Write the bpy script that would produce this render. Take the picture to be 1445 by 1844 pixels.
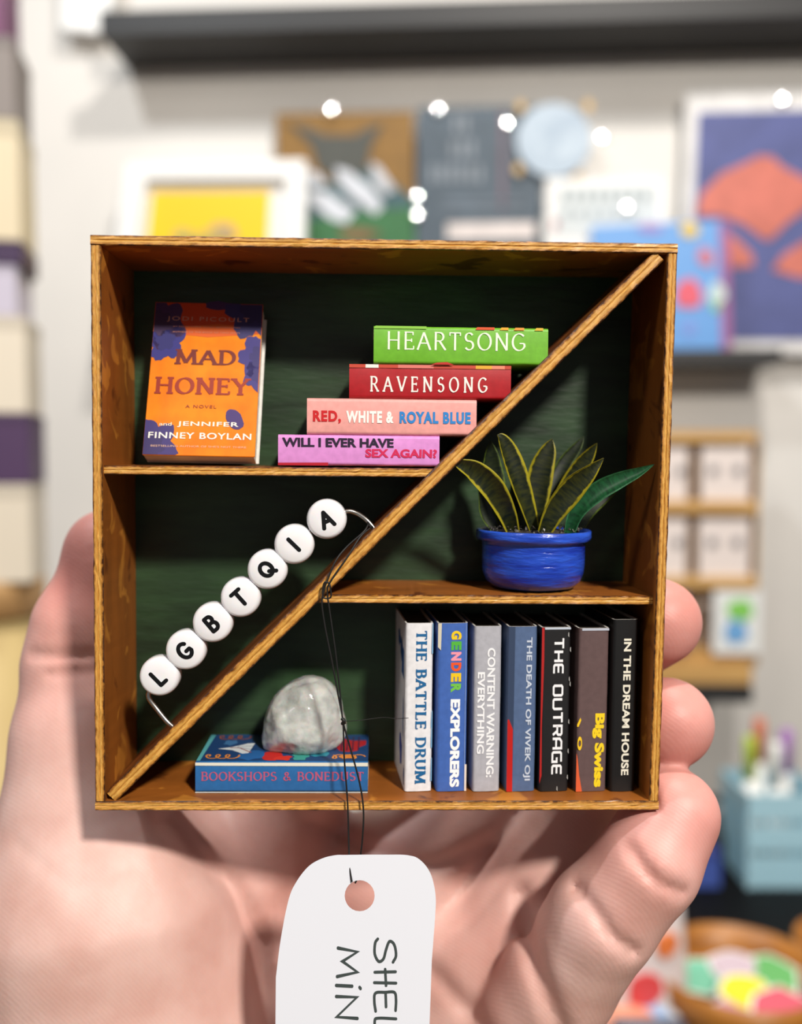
import bpy, math, random
import numpy as np
from mathutils import Matrix, Vector, noise as mnoise
random.seed(7); np.random.seed(7)
C = bpy.context.scene.collection
S = bpy.context.scene
for o in list(bpy.data.objects): bpy.data.objects.remove(o)

# ---------------------------------------------------------------- camera
F = 1700.0; CX, CY = 722.5, 922.0
PITCH = 0.060
CAMPOS = Vector((0, 0, 1.40))
MC = Matrix.Translation(CAMPOS) @ Matrix.Rotation(-PITCH, 4, 'X')      # x right, y forward, z up
cam = bpy.data.cameras.new('camera'); camo = bpy.data.objects.new('camera', cam); C.objects.link(camo)
camo.matrix_world = MC @ Matrix.Rotation(math.pi/2, 4, 'X')
cam.sensor_fit = 'VERTICAL'; cam.sensor_height = 24.0; cam.sensor_width = 24.0*1445/1844
cam.lens = F/1844*24.0; cam.clip_start = 0.01; cam.clip_end = 20
cam.dof.use_dof = True; cam.dof.focus_distance = 0.157; cam.dof.aperture_fstop = cam.lens/3.6
cam.dof.aperture_blades = 0
S.camera = camo

# ---------------------------------------------------------------- world, lights, exposure
S.view_settings.view_transform = 'Standard'; S.view_settings.look = 'None'
S.view_settings.gamma = 1; S.view_settings.exposure = 0.12
try: S.view_settings.use_curve_mapping = False
except Exception: pass
wd = bpy.data.worlds.new('shop_light'); S.world = wd; wd.use_nodes = True
wd.node_tree.nodes['Background'].inputs[0].default_value = (0.93, 0.95, 1.0, 1)
wd.node_tree.nodes['Background'].inputs[1].default_value = 0.14
def area(name, loc, target, size, power, color):
    l = bpy.data.lights.new(name, 'AREA'); l.shape = 'DISK'; l.size = size; l.energy = power; l.color = color
    o = bpy.data.objects.new(name, l); C.objects.link(o); o.location = loc
    o.rotation_euler = (Vector(target)-Vector(loc)).to_track_quat('-Z', 'Y').to_euler()
    o['kind'] = 'structure'
    return o
TG = (0, 0.17, 1.38)
area('track_lamp', (0.50, -0.80, 2.22), TG, 0.13, 23.0, (1.0, 0.93, 0.84))          # key: above, behind, from the right
area('track_lamp', (-0.80, -0.75, 2.60), TG, 0.30, 4.8, (1.0, 0.94, 0.88))         # second lamp from the left
area('wall_track_lamp', (0.30, 0.25, 2.75), (0.1, 1.3, 1.3), 0.10, 16.0, (1.0, 0.95, 0.89))
area('wall_track_lamp', (-0.7, 0.1, 2.75), (-0.4, 1.3, 1.3), 0.10, 10.5, (0.93, 0.97, 1.0))

# ---------------------------------------------------------------- helpers: projection
def K(px, py, D):                                   # world point at forward distance D
    return MC @ Vector(((px-CX)*D/F, D, -(py-CY)*D/F))
RB = Vector((0.0571, 0.00916, 0.02786)); TB = Vector((-0.05117, 0.15752, -0.04999)); DEP = 0.0212
MBc = Matrix.Translation(TB) @ Matrix.Rotation(RB.length, 4, RB.normalized())     # box -> camera
MB = MC @ MBc
MBi = MBc.inverted()
CL = MBi @ Vector((0, 0, 0))
def B(px, py, yl=0.0):                              # box-local point on plane y=yl
    d = (MBi @ Vector(((px-CX)/F, 1, -(py-CY)/F))) - CL
    t = (yl-CL.y)/d.y
    return CL + d*t
def Bz(px, py, z):                                  # box-local point on plane z
    d = (MBi @ Vector(((px-CX)/F, 1, -(py-CY)/F))) - CL
    return CL + d*((z-CL.z)/d.z)
WYAW = 0.062
MW = Matrix.Translation((0, 1.30, 0)) @ Matrix.Rotation(-WYAW, 4, 'Z')             # wall frame: x right, y into wall, z up
MWi = MW.inverted(); WL = MWi @ CAMPOS
def G(px, py, off):                                 # wall-frame point, off metres in front of the wall
    d = (MWi @ K(px, py, 1.0)) - WL
    return WL + d*((-off-WL.y)/d.y)

# ---------------------------------------------------------------- helpers: objects
def mesh(name, vs, fs, m=None, parent=None, smooth=False, mats=None, midx=None, uv=None):
    me = bpy.data.meshes.new(name); me.from_pydata([tuple(v) for v in vs], [], [tuple(f) for f in fs])
    if uv is not None:
        l = me.uv_layers.new(name='UVMap'); l.data.foreach_set('uv', [c for f in uv for p in f for c in p])
    for q in (mats or ([m] if m else [])): me.materials.append(q)
    if midx: me.polygons.foreach_set('material_index', midx)
    if smooth: me.polygons.foreach_set('use_smooth', [True]*len(me.polygons))
    me.update()
    o = bpy.data.objects.new(name, me); C.objects.link(o)
    if parent: o.parent = parent
    return o
def tag(o, label=None, cat=None, group=None, kind=None):
    if label: o['label'] = label
    if cat: o['category'] = cat
    if group: o['group'] = group
    if kind: o['kind'] = kind
    return o
def thing(name, M, label, cat, group=None):
    o = bpy.data.objects.new(name, None); C.objects.link(o); o.empty_display_size = 0.01
    o.matrix_world = M
    return tag(o, label, cat, group)
class MBld:
    def __init__(s): s.v = []; s.f = []; s.i = []
    def add(s, vs, fs, mi=0):
        n = len(s.v); s.v += [Vector(v) for v in vs]; s.f += [tuple(i+n for i in f) for f in fs]; s.i += [mi]*len(fs); return s
    def box(s, x0, x1, y0, y1, z0, z1, b=0.0, mi=0):
        if b <= 0:
            vs = [(x, y, z) for x in (x0, x1) for y in (y0, y1) for z in (z0, z1)]
            return s.add(vs, [(0,1,3,2),(4,6,7,5),(0,4,5,1),(2,3,7,6),(0,2,6,4),(1,5,7,3)], mi)
        # chamfered box: rings of rounded rect
        def ring(z, ins):
            a0, a1, c0, c1 = x0+ins, x1-ins, y0+ins, y1-ins; k = b
            return [(a0+k,c0,z),(a1-k,c0,z),(a1,c0+k,z),(a1,c1-k,z),(a1-k,c1,z),(a0+k,c1,z),(a0,c1-k,z),(a0,c0+k,z)]
        R = [ring(z0, b), ring(z0+b, 0), ring(z1-b, 0), ring(z1, b)]
        vs = [p for r in R for p in r]; fs = [tuple(range(7, -1, -1)), tuple(range(24, 32))]
        for j in range(3):
            for i in range(8):
                k2 = (i+1) % 8; fs.append((j*8+i, j*8+k2, j*8+8+k2, j*8+8+i))
        return s.add(vs, fs, mi)
    def prism(s, poly, y0, y1, mi=0):               # polygon in x,z extruded along y
        n = len(poly); a = sum(poly[i][0]*poly[(i+1)%n][1]-poly[(i+1)%n][0]*poly[i][1] for i in range(n))
        if a < 0: poly = poly[::-1]
        vs = [(p[0], y0, p[1]) for p in poly]+[(p[0], y1, p[1]) for p in poly]
        fs = [tuple(range(n)), tuple(range(2*n-1, n-1, -1))]+[(i, i+n, (i+1)%n+n, (i+1)%n) for i in range(n)]
        return s.add(vs, fs, mi)
    def build(s, name, m=None, parent=None, smooth=False, mats=None):
        return mesh(name, s.v, s.f, m, parent, smooth, mats, s.i if mats else None)
def tube(pts, r, n=8, caps=True):
    pts = [Vector(p) for p in pts]; N = len(pts); rr = r if isinstance(r, (list, tuple)) else [r]*N
    vs, fs = [], []; up = Vector((0.31, 0.77, 0.55)).normalized()
    for i, p in enumerate(pts):
        t = (pts[min(i+1, N-1)]-pts[max(i-1, 0)]).normalized()
        a = t.cross(up); a = a.normalized() if a.length > 1e-6 else Vector((1, 0, 0)); b = t.cross(a)
        vs += [p+a*math.cos(2*math.pi*k/n)*rr[i]+b*math.sin(2*math.pi*k/n)*rr[i] for k in range(n)]
    for i in range(N-1):
        for k in range(n): fs.append((i*n+k, i*n+(k+1)%n, (i+1)*n+(k+1)%n, (i+1)*n+k))
    if caps: fs += [tuple(range(n-1, -1, -1)), tuple(range((N-1)*n, N*n))]
    return vs, fs
def spline(pts, per=8):
    P = [Vector(p) for p in pts]; P = [P[0]*2-P[1]]+P+[P[-1]*2-P[-2]]; out = []
    for i in range(1, len(P)-2):
        for k in range(per):
            t = k/per; a, b, c, d = P[i-1:i+3]
            out.append(0.5*((2*b)+(c-a)*t+(2*a-5*b+4*c-d)*t*t+(3*b-a-3*c+d)*t**3))
    out.append(P[-2]); return out
def lathe(prof, n=40, c=(0, 0, 0), caps=True):
    vs, fs = [], []; m = len(prof)
    for r, z in prof:
        vs += [(c[0]+r*math.cos(2*math.pi*k/n), c[1]+r*math.sin(2*math.pi*k/n), c[2]+z) for k in range(n)]
    for i in range(m-1):
        for k in range(n): fs.append((i*n+k, i*n+(k+1)%n, (i+1)*n+(k+1)%n, (i+1)*n+k))
    if caps: fs += [tuple(range(n-1, -1, -1)), tuple(range((m-1)*n, m*n))]
    return vs, fs

# ---------------------------------------------------------------- helpers: materials
def srgb(r, g, b):
    f = lambda c: ((c/255+0.055)/1.055)**2.4 if c > 10 else c/255/12.92
    return (f(r), f(g), f(b), 1)
def mat(name, col, rough=0.5, col2=None, scale=50, stretch=(1, 1, 1), bump=0.0, bscale=None, bdist=0.0001, metal=0.0, sss=0.0,
        sssr=0.001, trans=0.0, ramp=(0.35, 0.65), coat=0.0, spec=0.5, emit=None):
    m = bpy.data.materials.new(name); m.use_nodes = True; nt = m.node_tree; N = nt.nodes; Lk = nt.links
    p = N['Principled BSDF']; p.inputs['Base Color'].default_value = col; p.inputs['Roughness'].default_value = rough
    p.inputs['Metallic'].default_value = metal; p.inputs['Specular IOR Level'].default_value = spec
    p.inputs['Coat Weight'].default_value = coat; p.inputs['Coat Roughness'].default_value = 0.15
    if sss: p.inputs['Subsurface Weight'].default_value = sss; p.inputs['Subsurface Scale'].default_value = sssr
    if trans: p.inputs['Transmission Weight'].default_value = trans
    tc = N.new('ShaderNodeTexCoord'); mp = N.new('ShaderNodeMapping'); Lk.new(tc.outputs['Object'], mp.inputs[0])
    mp.inputs['Scale'].default_value = stretch
    if col2 is not None:
        nz = N.new('ShaderNodeTexNoise'); nz.inputs['Scale'].default_value = scale; nz.inputs['Detail'].default_value = 6
        Lk.new(mp.outputs[0], nz.inputs['Vector'])
        cr = N.new('ShaderNodeValToRGB'); cr.color_ramp.elements[0].position = ramp[0]; cr.color_ramp.elements[1].position = ramp[1]
        cr.color_ramp.elements[0].color = col; cr.color_ramp.elements[1].color = col2
        Lk.new(nz.outputs[0], cr.inputs[0]); Lk.new(cr.outputs[0], p.inputs['Base Color'])
    if bump:
        nb = N.new('ShaderNodeTexNoise'); nb.inputs['Scale'].default_value = bscale or scale*3; nb.inputs['Detail'].default_value = 4
        Lk.new(mp.outputs[0], nb.inputs['Vector']); bp = N.new('ShaderNodeBump'); bp.inputs['Strength'].default_value = bump
        bp.inputs['Distance'].default_value = bdist
        Lk.new(nb.outputs[0], bp.inputs['Height']); Lk.new(bp.outputs[0], p.inputs['Normal'])
    if emit: p.inputs['Emission Color'].default_value = col; p.inputs['Emission Strength'].default_value = emit
    return m
_pc = {}
def paper(r, g, b, rough=0.45):
    k = (r, g, b, rough)
    if k not in _pc:
        c = srgb(r, g, b); c2 = (c[0]*.88, c[1]*.88, c[2]*.88, 1)
        _pc[k] = mat('print_%d_%d_%d' % (r, g, b), c, rough, c2, 900, bump=0.12, bscale=3500, bdist=0.00004)
    return _pc[k]

def wood_edge():
    m = bpy.data.materials.new('burnt_plywood_edge'); m.use_nodes = True; N = m.node_tree.nodes; Lk = m.node_tree.links
    p = N['Principled BSDF']; p.inputs['Roughness'].default_value = 0.42; p.inputs['Coat Weight'].default_value = 0.25; p.inputs['Coat Roughness'].default_value = 0.3
    uv = N.new('ShaderNodeUVMap'); uv.uv_map = 'UVMap'
    sp = N.new('ShaderNodeSeparateXYZ'); Lk.new(uv.outputs[0], sp.inputs[0])
    mp = N.new('ShaderNodeMapping'); mp.inputs['Scale'].default_value = (0.22, 0.8, 1); Lk.new(uv.outputs[0], mp.inputs[0])
    n1 = N.new('ShaderNodeTexNoise'); n1.inputs['Scale'].default_value = 3.0; n1.inputs['Detail'].default_value = 7; n1.inputs['Roughness'].default_value = 0.65
    Lk.new(mp.outputs[0], n1.inputs['Vector'])
    a = N.new('ShaderNodeMath'); a.operation = 'MULTIPLY_ADD'; Lk.new(n1.outputs[0], a.inputs[0]); a.inputs[1].default_value = 0.6; a.inputs[2].default_value = -0.30
    b = N.new('ShaderNodeMath'); b.operation = 'ADD'; Lk.new(sp.outputs[1], b.inputs[0]); Lk.new(a.outputs[0], b.inputs[1])
    cr = N.new('ShaderNodeValToRGB'); E = cr.color_ramp.elements
    E[0].position = 0.03; E[0].color = srgb(70, 36, 8); E[1].position = 0.98; E[1].color = srgb(62, 30, 6)
    for pos, c in ((0.13, (170, 108, 36)), (0.28, (226, 170, 80)), (0.47, (206, 144, 60)), (0.6, (234, 182, 92)), (0.82, (196, 132, 50))):
        e = E.new(pos); e.color = srgb(*c)
    Lk.new(b.outputs[0], cr.inputs[0])
    n2 = N.new('ShaderNodeTexNoise'); n2.inputs['Scale'].default_value = 1.1; n2.inputs['Detail'].default_value = 8; n2.inputs['Roughness'].default_value = 0.7
    m2 = N.new('ShaderNodeMapping'); m2.inputs['Scale'].default_value = (0.45, 6, 1); Lk.new(uv.outputs[0], m2.inputs[0]); Lk.new(m2.outputs[0], n2.inputs['Vector'])
    r2 = N.new('ShaderNodeMapRange'); r2.inputs[1].default_value = 0.3; r2.inputs[2].default_value = 0.7; r2.inputs[3].default_value = 0.6; r2.inputs[4].default_value = 1.12
    Lk.new(n2.outputs[0], r2.inputs[0])
    mx = N.new('ShaderNodeMix'); mx.data_type = 'RGBA'; mx.blend_type = 'MULTIPLY'; mx.inputs[0].default_value = 1
    Lk.new(cr.outputs[0], mx.inputs[6]); Lk.new(r2.outputs[0], mx.inputs[7]); Lk.new(mx.outputs[2], p.inputs['Base Color'])
    bp = N.new('ShaderNodeBump'); bp.inputs['Strength'].default_value = 0.7; bp.inputs['Distance'].default_value = 0.00015
    Lk.new(n2.outputs[0], bp.inputs['Height']); Lk.new(bp.outputs[0], p.inputs['Normal'])
    return m
def wood_face(name, stretch, c1, c2, c3):
    m = bpy.data.materials.new(name); m.use_nodes = True; N = m.node_tree.nodes; Lk = m.node_tree.links
    p = N['Principled BSDF']; p.inputs['Roughness'].default_value = 0.5; p.inputs['Specular IOR Level'].default_value = 0.35
    tc = N.new('ShaderNodeTexCoord')
    n0 = N.new('ShaderNodeTexNoise'); n0.inputs['Scale'].default_value = 120; n0.inputs['Detail'].default_value = 3; n0.inputs['Distortion'].default_value = 0.6
    Lk.new(tc.outputs['Object'], n0.inputs['Vector'])
    cr = N.new('ShaderNodeValToRGB'); E = cr.color_ramp.elements; E[0].position = 0.30; E[0].color = c1; E[1].position = 0.64; E[1].color = c3
    e = E.new(0.38); e.color = c2; e = E.new(0.58); e.color = c2
    Lk.new(n0.outputs[0], cr.inputs[0])
    mp = N.new('ShaderNodeMapping'); mp.inputs['Scale'].default_value = stretch; Lk.new(tc.outputs['Object'], mp.inputs[0])
    n1 = N.new('ShaderNodeTexNoise'); n1.inputs['Scale'].default_value = 300; n1.inputs['Detail'].default_value = 6; Lk.new(mp.outputs[0], n1.inputs['Vector'])
    r = N.new('ShaderNodeMapRange'); r.inputs[1].default_value = 0.3; r.inputs[2].default_value = 0.7; r.inputs[3].default_value = 0.72; r.inputs[4].default_value = 1.1
    Lk.new(n1.outputs[0], r.inputs[0])
    mx = N.new('ShaderNodeMix'); mx.data_type = 'RGBA'; mx.blend_type = 'MULTIPLY'; mx.inputs[0].default_value = 1
    Lk.new(cr.outputs[0], mx.inputs[6]); Lk.new(r.outputs[0], mx.inputs[7]); Lk.new(mx.outputs[2], p.inputs['Base Color'])
    bp = N.new('ShaderNodeBump'); bp.inputs['Strength'].default_value = 0.5; bp.inputs['Distance'].default_value = 0.0001
    Lk.new(n1.outputs[0], bp.inputs['Height']); Lk.new(bp.outputs[0], p.inputs['Normal'])
    return m
EDGE = wood_edge()
WC = (srgb(92, 44, 12), srgb(146, 84, 28), srgb(186, 120, 44))
FACE_V = wood_face('stained_wood_upright', (1, 0.6, 0.12), *WC)
FACE_H = wood_face('stained_wood_level', (0.12, 0.6, 1), *WC)
FACE_D = wood_face('stained_wood_slanted', (0.5, 0.6, 0.5), srgb(84, 38, 10), srgb(124, 66, 20), srgb(150, 88, 30))
GREEN = mat('brushed_green_paint', srgb(27, 43, 25), 0.45, srgb(52, 82, 50), 120, (0.35, 1, 1.5), bump=0.6, bscale=500, bdist=0.0002, ramp=(0.35, 0.75))

# ---------------------------------------------------------------- the setting
WALL = mat('painted_wall', srgb(226, 222, 216), 0.7, srgb(216, 213, 208), 3, bump=0.05, bscale=80, bdist=0.001)
w = MBld(); w.box(-2.2, 2.2, 0, 0.08, 0, 2.8); o = w.build('wall_back', WALL); o.matrix_world = MW; o['kind'] = 'structure'
w = MBld(); w.box(-2.2, 2.2, -3.6, 0.05, -0.06, 0); o = w.build('floor', mat('wood_floor', srgb(176, 142, 96), 0.5, srgb(150, 118, 76), 3, (6, 1, 1))); o.matrix_world = MW; o['kind'] = 'structure'
LEDGE = mat('dark_ledge_paint', srgb(34, 34, 35), 0.5)
def wobj(name, label, cat, group=None): return thing(name, MW.copy(), label, cat, group)

def ledge(p0, p1, offf, h, label, x1=None, lip=0.012):
    a = G(*p0, offf); b = G(*p1, offf); z1 = (a.z+b.z)/2; x0 = a.x; x1 = b.x if x1 is None else x1
    t = thing('picture_ledge', MW @ Matrix.Translation((x0, 0, z1-h)), label, 'ledge')
    L = x1-x0
    m = MBld(); m.box(0, L, -offf, 0, 0, 0.018, 0.001); m.build('ledge_board', LEDGE, t)
    m = MBld(); m.box(0, L, -offf, -offf+0.012, 0.018, h, 0.001); m.build('ledge_lip', LEDGE, t)
    m = MBld(); m.box(0, L, -0.012, 0, 0.018, h+0.02, 0.001); m.build('ledge_back', LEDGE, t)
    return z1-h+0.018
zl1 = ledge((178, 15), (1445, -14), 0.105, 0.030, 'long dark ledge across the top of the wall', x1=1.3)
zl2 = ledge((215, 633), (1410, 633), 0.095, 0.018, 'dark ledge behind the wooden box carrying the leaning prints')
zl3 = ledge((1000, 1234), (1357, 1234), 0.16, 0.02, 'short dark ledge under the wooden card rack')

def wpoly(poly, off, th, m, name, parent, zb=None):  # poly in px; extruded from off (front) to off-th
    pts = [G(x, y, off) for x, y in poly]; q = [(p.x, p.z) for p in pts]
    if zb is None and parent.get('category') in ('picture', 'notebook') and min(z for _, z in q) > zl2-.03: zb = zl2+.0004
    if zb is not None: q = [(x, max(z, zb)) for x, z in q]
    b = MBld(); b.prism(q, -off, -off+th); return b.build(name, m, parent)
def ring(outer, inner, off, th, m, name, parent):
    a = [G(x, y, off) for x, y in outer]; c = [G(x, y, off) for x, y in inner]; n = len(a)
    vs = [(p.x, -off, p.z) for p in a]+[(p.x, -off, p.z) for p in c]+[(p.x, -off+th, p.z) for p in a]+[(p.x, -off+th, p.z) for p in c]; fs = []
    for i in range(n):
        j = (i+1) % n
        fs += [(i, j, n+j, n+i), (2*n+i, 3*n+i, 3*n+j, 2*n+j), (i, 2*n+i, 2*n+j, j), (n+i, n+j, 3*n+j, 3*n+i)]
    return mesh(name, vs, fs, m, parent)
def blob(cx, cy, rx, ry, n=14, jit=0.12, seed=1, rot=0):
    r = random.Random(seed); out = []
    for k in range(n):
        a = 2*math.pi*k/n; q = 1+r.uniform(-jit, jit); x, y = rx*q*math.cos(a), ry*q*math.sin(a)
        out.append((cx+x*math.cos(rot)-y*math.sin(rot), cy+x*math.sin(rot)+y*math.cos(rot)))
    return out
WHITE = mat('white_board', srgb(240, 240, 238), 0.45)
def bottom_y(off, z):                                # px y on the wall plane off for height z near x centre
    lo, hi = 300, 1844
    for _ in range(40):
        mid = (lo+hi)/2
        if G(800, mid, off).z > z: lo = mid
        else: hi = mid
    return lo
SLEEVE = mat('clear_sleeve', (0.9, 0.93, 0.95, 1), 0.12, trans=1.0, bump=0.5, bscale=25, bdist=0.004)
SLEEVE.node_tree.nodes['Principled BSDF'].inputs['IOR'].default_value = 1.1
# yellow picture in a white frame
t = wobj('framed_picture', 'white framed picture with a plain yellow panel, leaning left of the other prints', 'picture')
yb = bottom_y(0.05, zl2)
yb = bottom_y(0.062, zl2)-2
ring([(228, 292), (550, 287), (545, yb), (176, yb)], [(262, 322), (516, 320), (510, yb-30), (222, yb-30)], 0.062, 0.022, WHITE, 'picture_frame', t)
wpoly([(258, 318), (520, 316), (514, yb-26), (218, yb-26)], 0.048, 0.004, mat('picture_mat', srgb(232, 231, 228), 0.6), 'mount_board', t)
p = wpoly([(274, 344), (486, 343), (477, yb-70), (250, yb-70)], 0.050, 0.0015, mat('yellow_art', srgb(240, 198, 20), 0.5), 'art_panel', t)
for i, (x, y, rx, ry, c) in enumerate(((330, 424, 18, 10, (160, 160, 110)), (400, 418, 28, 16, (176, 150, 120)), (370, 428, 40, 10, (190, 170, 80)))):
    wpoly(blob(x, y, rx, ry, seed=i), 0.0515+i*.0005, 0.001, mat('art_spot', srgb(*c), 0.6), 'art_shape', t)
# mountain print
t = wobj('art_print', 'print of snowy slopes under a brown sky behind the yellow picture', 'picture')
yb = bottom_y(0.022, zl2); q = lambda poly, c, name, o=0.0: wpoly(poly, 0.0225+o, 0.0012, mat('ink', srgb(*c), 0.6, tuple(k*.8 for k in srgb(*c)[:3])+(1,), 40), name, t)
q([(498, 204), (745, 200), (748, yb), (498, yb)], (138, 100, 36), 'print_sheet')
q([(498, 350), (548, 310), (600, 330), (670, 300), (748, 360), (748, yb), (498, yb)], (56, 90, 96), 'hill_shape', .0012)
q([(498, 392), (570, 396), (640, 382), (748, 372), (748, yb), (498, yb)], (50, 110, 62), 'meadow_shape', .0024)
q([(520, 220), (560, 232), (585, 244), (640, 244), (668, 228), (690, 222), (668, 262), (660, 300), (640, 322), (600, 322), (572, 300), (562, 262)], (74, 76, 70), 'animal_shape', .0024)
q([(548, 305), (572, 312), (590, 334), (560, 336)], (214, 218, 226), 'snow_patch', .0036)
q([(552, 342), (590, 346), (640, 380), (624, 402), (598, 396), (556, 362)], (214, 218, 226), 'snow_patch', .0036)
q([(604, 302), (626, 306), (672, 340), (690, 372), (676, 386), (640, 360), (612, 332)], (214, 218, 226), 'snow_patch', .0036)
q([(668, 292), (684, 300), (712, 342), (694, 350), (672, 326)], (206, 208, 214), 'snow_patch', .0036)
q([(610, 414), (650, 410), (690, 420), (660, 432), (620, 430)], (130, 96, 60), 'ground_patch', .0036)
# dark lettered print
t = wobj('art_print', 'slate blue print with pale blurred lettering beside the round moon card', 'picture')
yb = bottom_y(0.03, zl2); q = lambda poly, c, name, o=0.0: wpoly(poly, 0.031+o, 0.0012, mat('ink', srgb(*c), 0.6, tuple(k*.8 for k in srgb(*c)[:3])+(1,), 40), name, t)
q([(752, 194), (975, 190), (978, yb), (748, yb)], (76, 90, 102), 'print_sheet')
for row, (y0, x0, x1, h) in enumerate(((206, 818, 868, 34), (252, 812, 872, 32), (298, 775, 892, 30))):
    n = int((x1-x0)/17)
    for i in range(n): q([(x0+i*17, y0), (x0+i*17+8, y0), (x0+i*17+8, y0+h), (x0+i*17, y0+h)], (134, 142, 150), 'letter_stroke', .0012)
for y0 in (358, 374): q([(795, y0), (945, y0), (945, y0+7), (795, y0+7)], (108, 120, 132), 'text_line', .0012)
q([(902, 200), (909, 200), (909, 380), (902, 380)], (120, 90, 104), 'pink_line', .0012)
q([(805, 402), (964, 400), (964, 430), (805, 432)], (222, 212, 208), 'label_strip', .0012)
# moon card
t = wobj('round_card', 'pale blue speckled round moon card at the top of the slate print', 'card')
mcd = mat('moon_print', srgb(160, 176, 192), 0.6, srgb(186, 200, 212), 60)
wpoly(blob(998, 252, 68, 67, 32, 0), 0.040, 0.003, mcd, 'card_disc', t)
for x, y in ((1060, 190), (938, 192), (934, 304), (1040, 320)): wpoly(blob(x, y, 8, 10, 8), 0.041, 0.001, mat('gold_speck', srgb(206, 166, 90), 0.5), 'gold_corner', t)
# white lettered print
t = wobj('art_print', 'white print with grey lines of text standing behind the blue floral notebook', 'picture')
yb = bottom_y(0.055, zl2); q = lambda poly, c, name, o=0.0: wpoly(poly, 0.056+o, 0.0012, mat('ink', srgb(*c), 0.6), name, t)
q([(984, 322), (1196, 318), (1200, yb), (976, yb)], (232, 232, 230), 'print_sheet')
q([(1006, 336), (1184, 332), (1186, 420), (1000, 424)], (205, 211, 212), 'text_panel', .0012)
for i in range(8): q([(1010+i*21, 344), (1022+i*21, 344), (1022+i*21, 360), (1010+i*21, 360)], (150, 160, 162), 'letter_stroke', .0024)
for i in range(6): q([(1012+i*24, 378), (1028+i*24, 378), (1028+i*24, 392), (1012+i*24, 392)], (164, 174, 178), 'letter_stroke', .0024)
q([(996, 396), (1006, 396), (1004, 414), (996, 414)], (160, 90, 100), 'red_mark', .0024)
# coral and blue print
t = wobj('art_print', 'large white bordered print of coral wing shapes on violet blue', 'picture')
yb = bottom_y(0.03, zl2); q = lambda poly, c, name, o=0.0: wpoly(poly, 0.031+o, 0.0012, mat('ink', srgb(*c), 0.6, tuple(k*.8 for k in srgb(*c)[:3])+(1,), 40), name, t)
q([(1236, 166), (1560, 160), (1560, yb), (1222, yb)], (226, 224, 222), 'print_sheet')
q([(1258, 202), (1540, 196), (1540, 612), (1240, 612)], (84, 92, 146), 'blue_panel', .0012)
q([(1254, 388), (1262, 350), (1300, 312), (1350, 290), (1366, 280), (1392, 282), (1410, 300), (1445, 318), (1490, 340), (1455, 376), (1420, 400), (1390, 430), (1378, 432), (1340, 404), (1300, 388)], (208, 116, 100), 'coral_wing', .0024)
q([(1300, 410), (1330, 432), (1356, 458), (1358, 478), (1320, 482), (1290, 470)], (208, 116, 100), 'coral_wing', .0024)
q([(1392, 486), (1410, 460), (1450, 434), (1500, 420), (1490, 500), (1440, 500)], (208, 116, 100), 'coral_wing', .0024)
# notebook
t = wobj('notebook', 'bright blue floral notebook with a purple spine in front of the coral print', 'notebook')
yb = bottom_y(0.075, zl2)
wpoly([(1066, 408), (1296, 396), (1300, yb), (1066, yb)], 0.085, 0.012, mat('blue_cover', srgb(92, 150, 212), 0.45), 'cover', t)
wpoly([(1296, 396), (1312, 402), (1318, yb), (1300, yb)], 0.083, 0.010, mat('purple_spine', srgb(150, 86, 140), 0.5), 'spine', t)
for i, (x, y, rx, ry, c) in enumerate(((1242, 414, 16, 14, (222, 188, 50)), (1272, 462, 15, 17, (196, 104, 116)), (1240, 530, 22, 30, (214, 84, 104)), (1292, 528, 18, 20, (190, 210, 206)), (1290, 552, 9, 10, (120, 190, 110)), (1242, 590, 10, 12, (120, 140, 210)), (1170, 410, 22, 8, (150, 120, 190)), (1120, 470, 24, 22, (222, 120, 120)), (1150, 560, 22, 26, (220, 188, 90)))):
    wpoly(blob(x, y, rx, ry, 10, .2, i), 0.0865, 0.001, mat('flower_ink', srgb(*c), 0.5), 'flower_shape', t)
# white frame, top left
t = wobj('framed_picture', 'white frame cut by the top edge left of the upper ledge', 'picture')
ring([(112, -130), (240, -130), (182, 60), (110, 52)], [(135, -110), (215, -110), (165, 36), (130, 30)], 0.03, 0.018, WHITE, 'picture_frame', t)
wpoly([(130, -115), (220, -115), (168, 40), (126, 34)], 0.02, 0.003, mat('picture_mat', srgb(228, 228, 226), 0.6), 'mount_board', t)

GLINT = mat('glint_gloss', srgb(216, 220, 224), 0.05, coat=1.0, metal=.18)  # gloss for the added highlight domes on the prints
GLINT.node_tree.nodes['Principled BSDF'].inputs['Coat Roughness'].default_value = 0.03
def add_glint(px, py, off, par, size=.005, R_=.09):  # small dome added for a highlight, tilted to mirror the key lamp
    p = MW @ G(px, py, off); v = ((CAMPOS-p).normalized()+(Vector((0.50, -0.80, 2.22))-p).normalized()).normalized()
    q = v.to_track_quat('Z', 'Y').to_matrix(); vs, fs = lathe([(size, -.0015)]+[(size*k, math.sqrt(R_*R_-(size*k)**2)-R_) for k in (1, .75, .5, .25, .02)], 20)
    mesh('glint_dome', [MWi @ (p+q @ Vector(a)) for a in vs], fs, GLINT, par, True)
for px, py, off, sz, k in ((790, 196, .036, .006, 'slate'), (752, 386, .036, .005, 'slate'), (752, 352, .036, .0045, 'slate'), (598, 196, .036, .005, 'slopes'), (1084, 246, .046, .004, 'moon'), (914, 220, .036, .004, 'slate'), (1130, 372, .062, .006, 'grey lines'), (1410, 178, .036, .006, 'coral wing')):
    add_glint(px, py, off, next(o_ for o_ in C.objects if k in o_.get('label', '')), sz)
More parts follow.
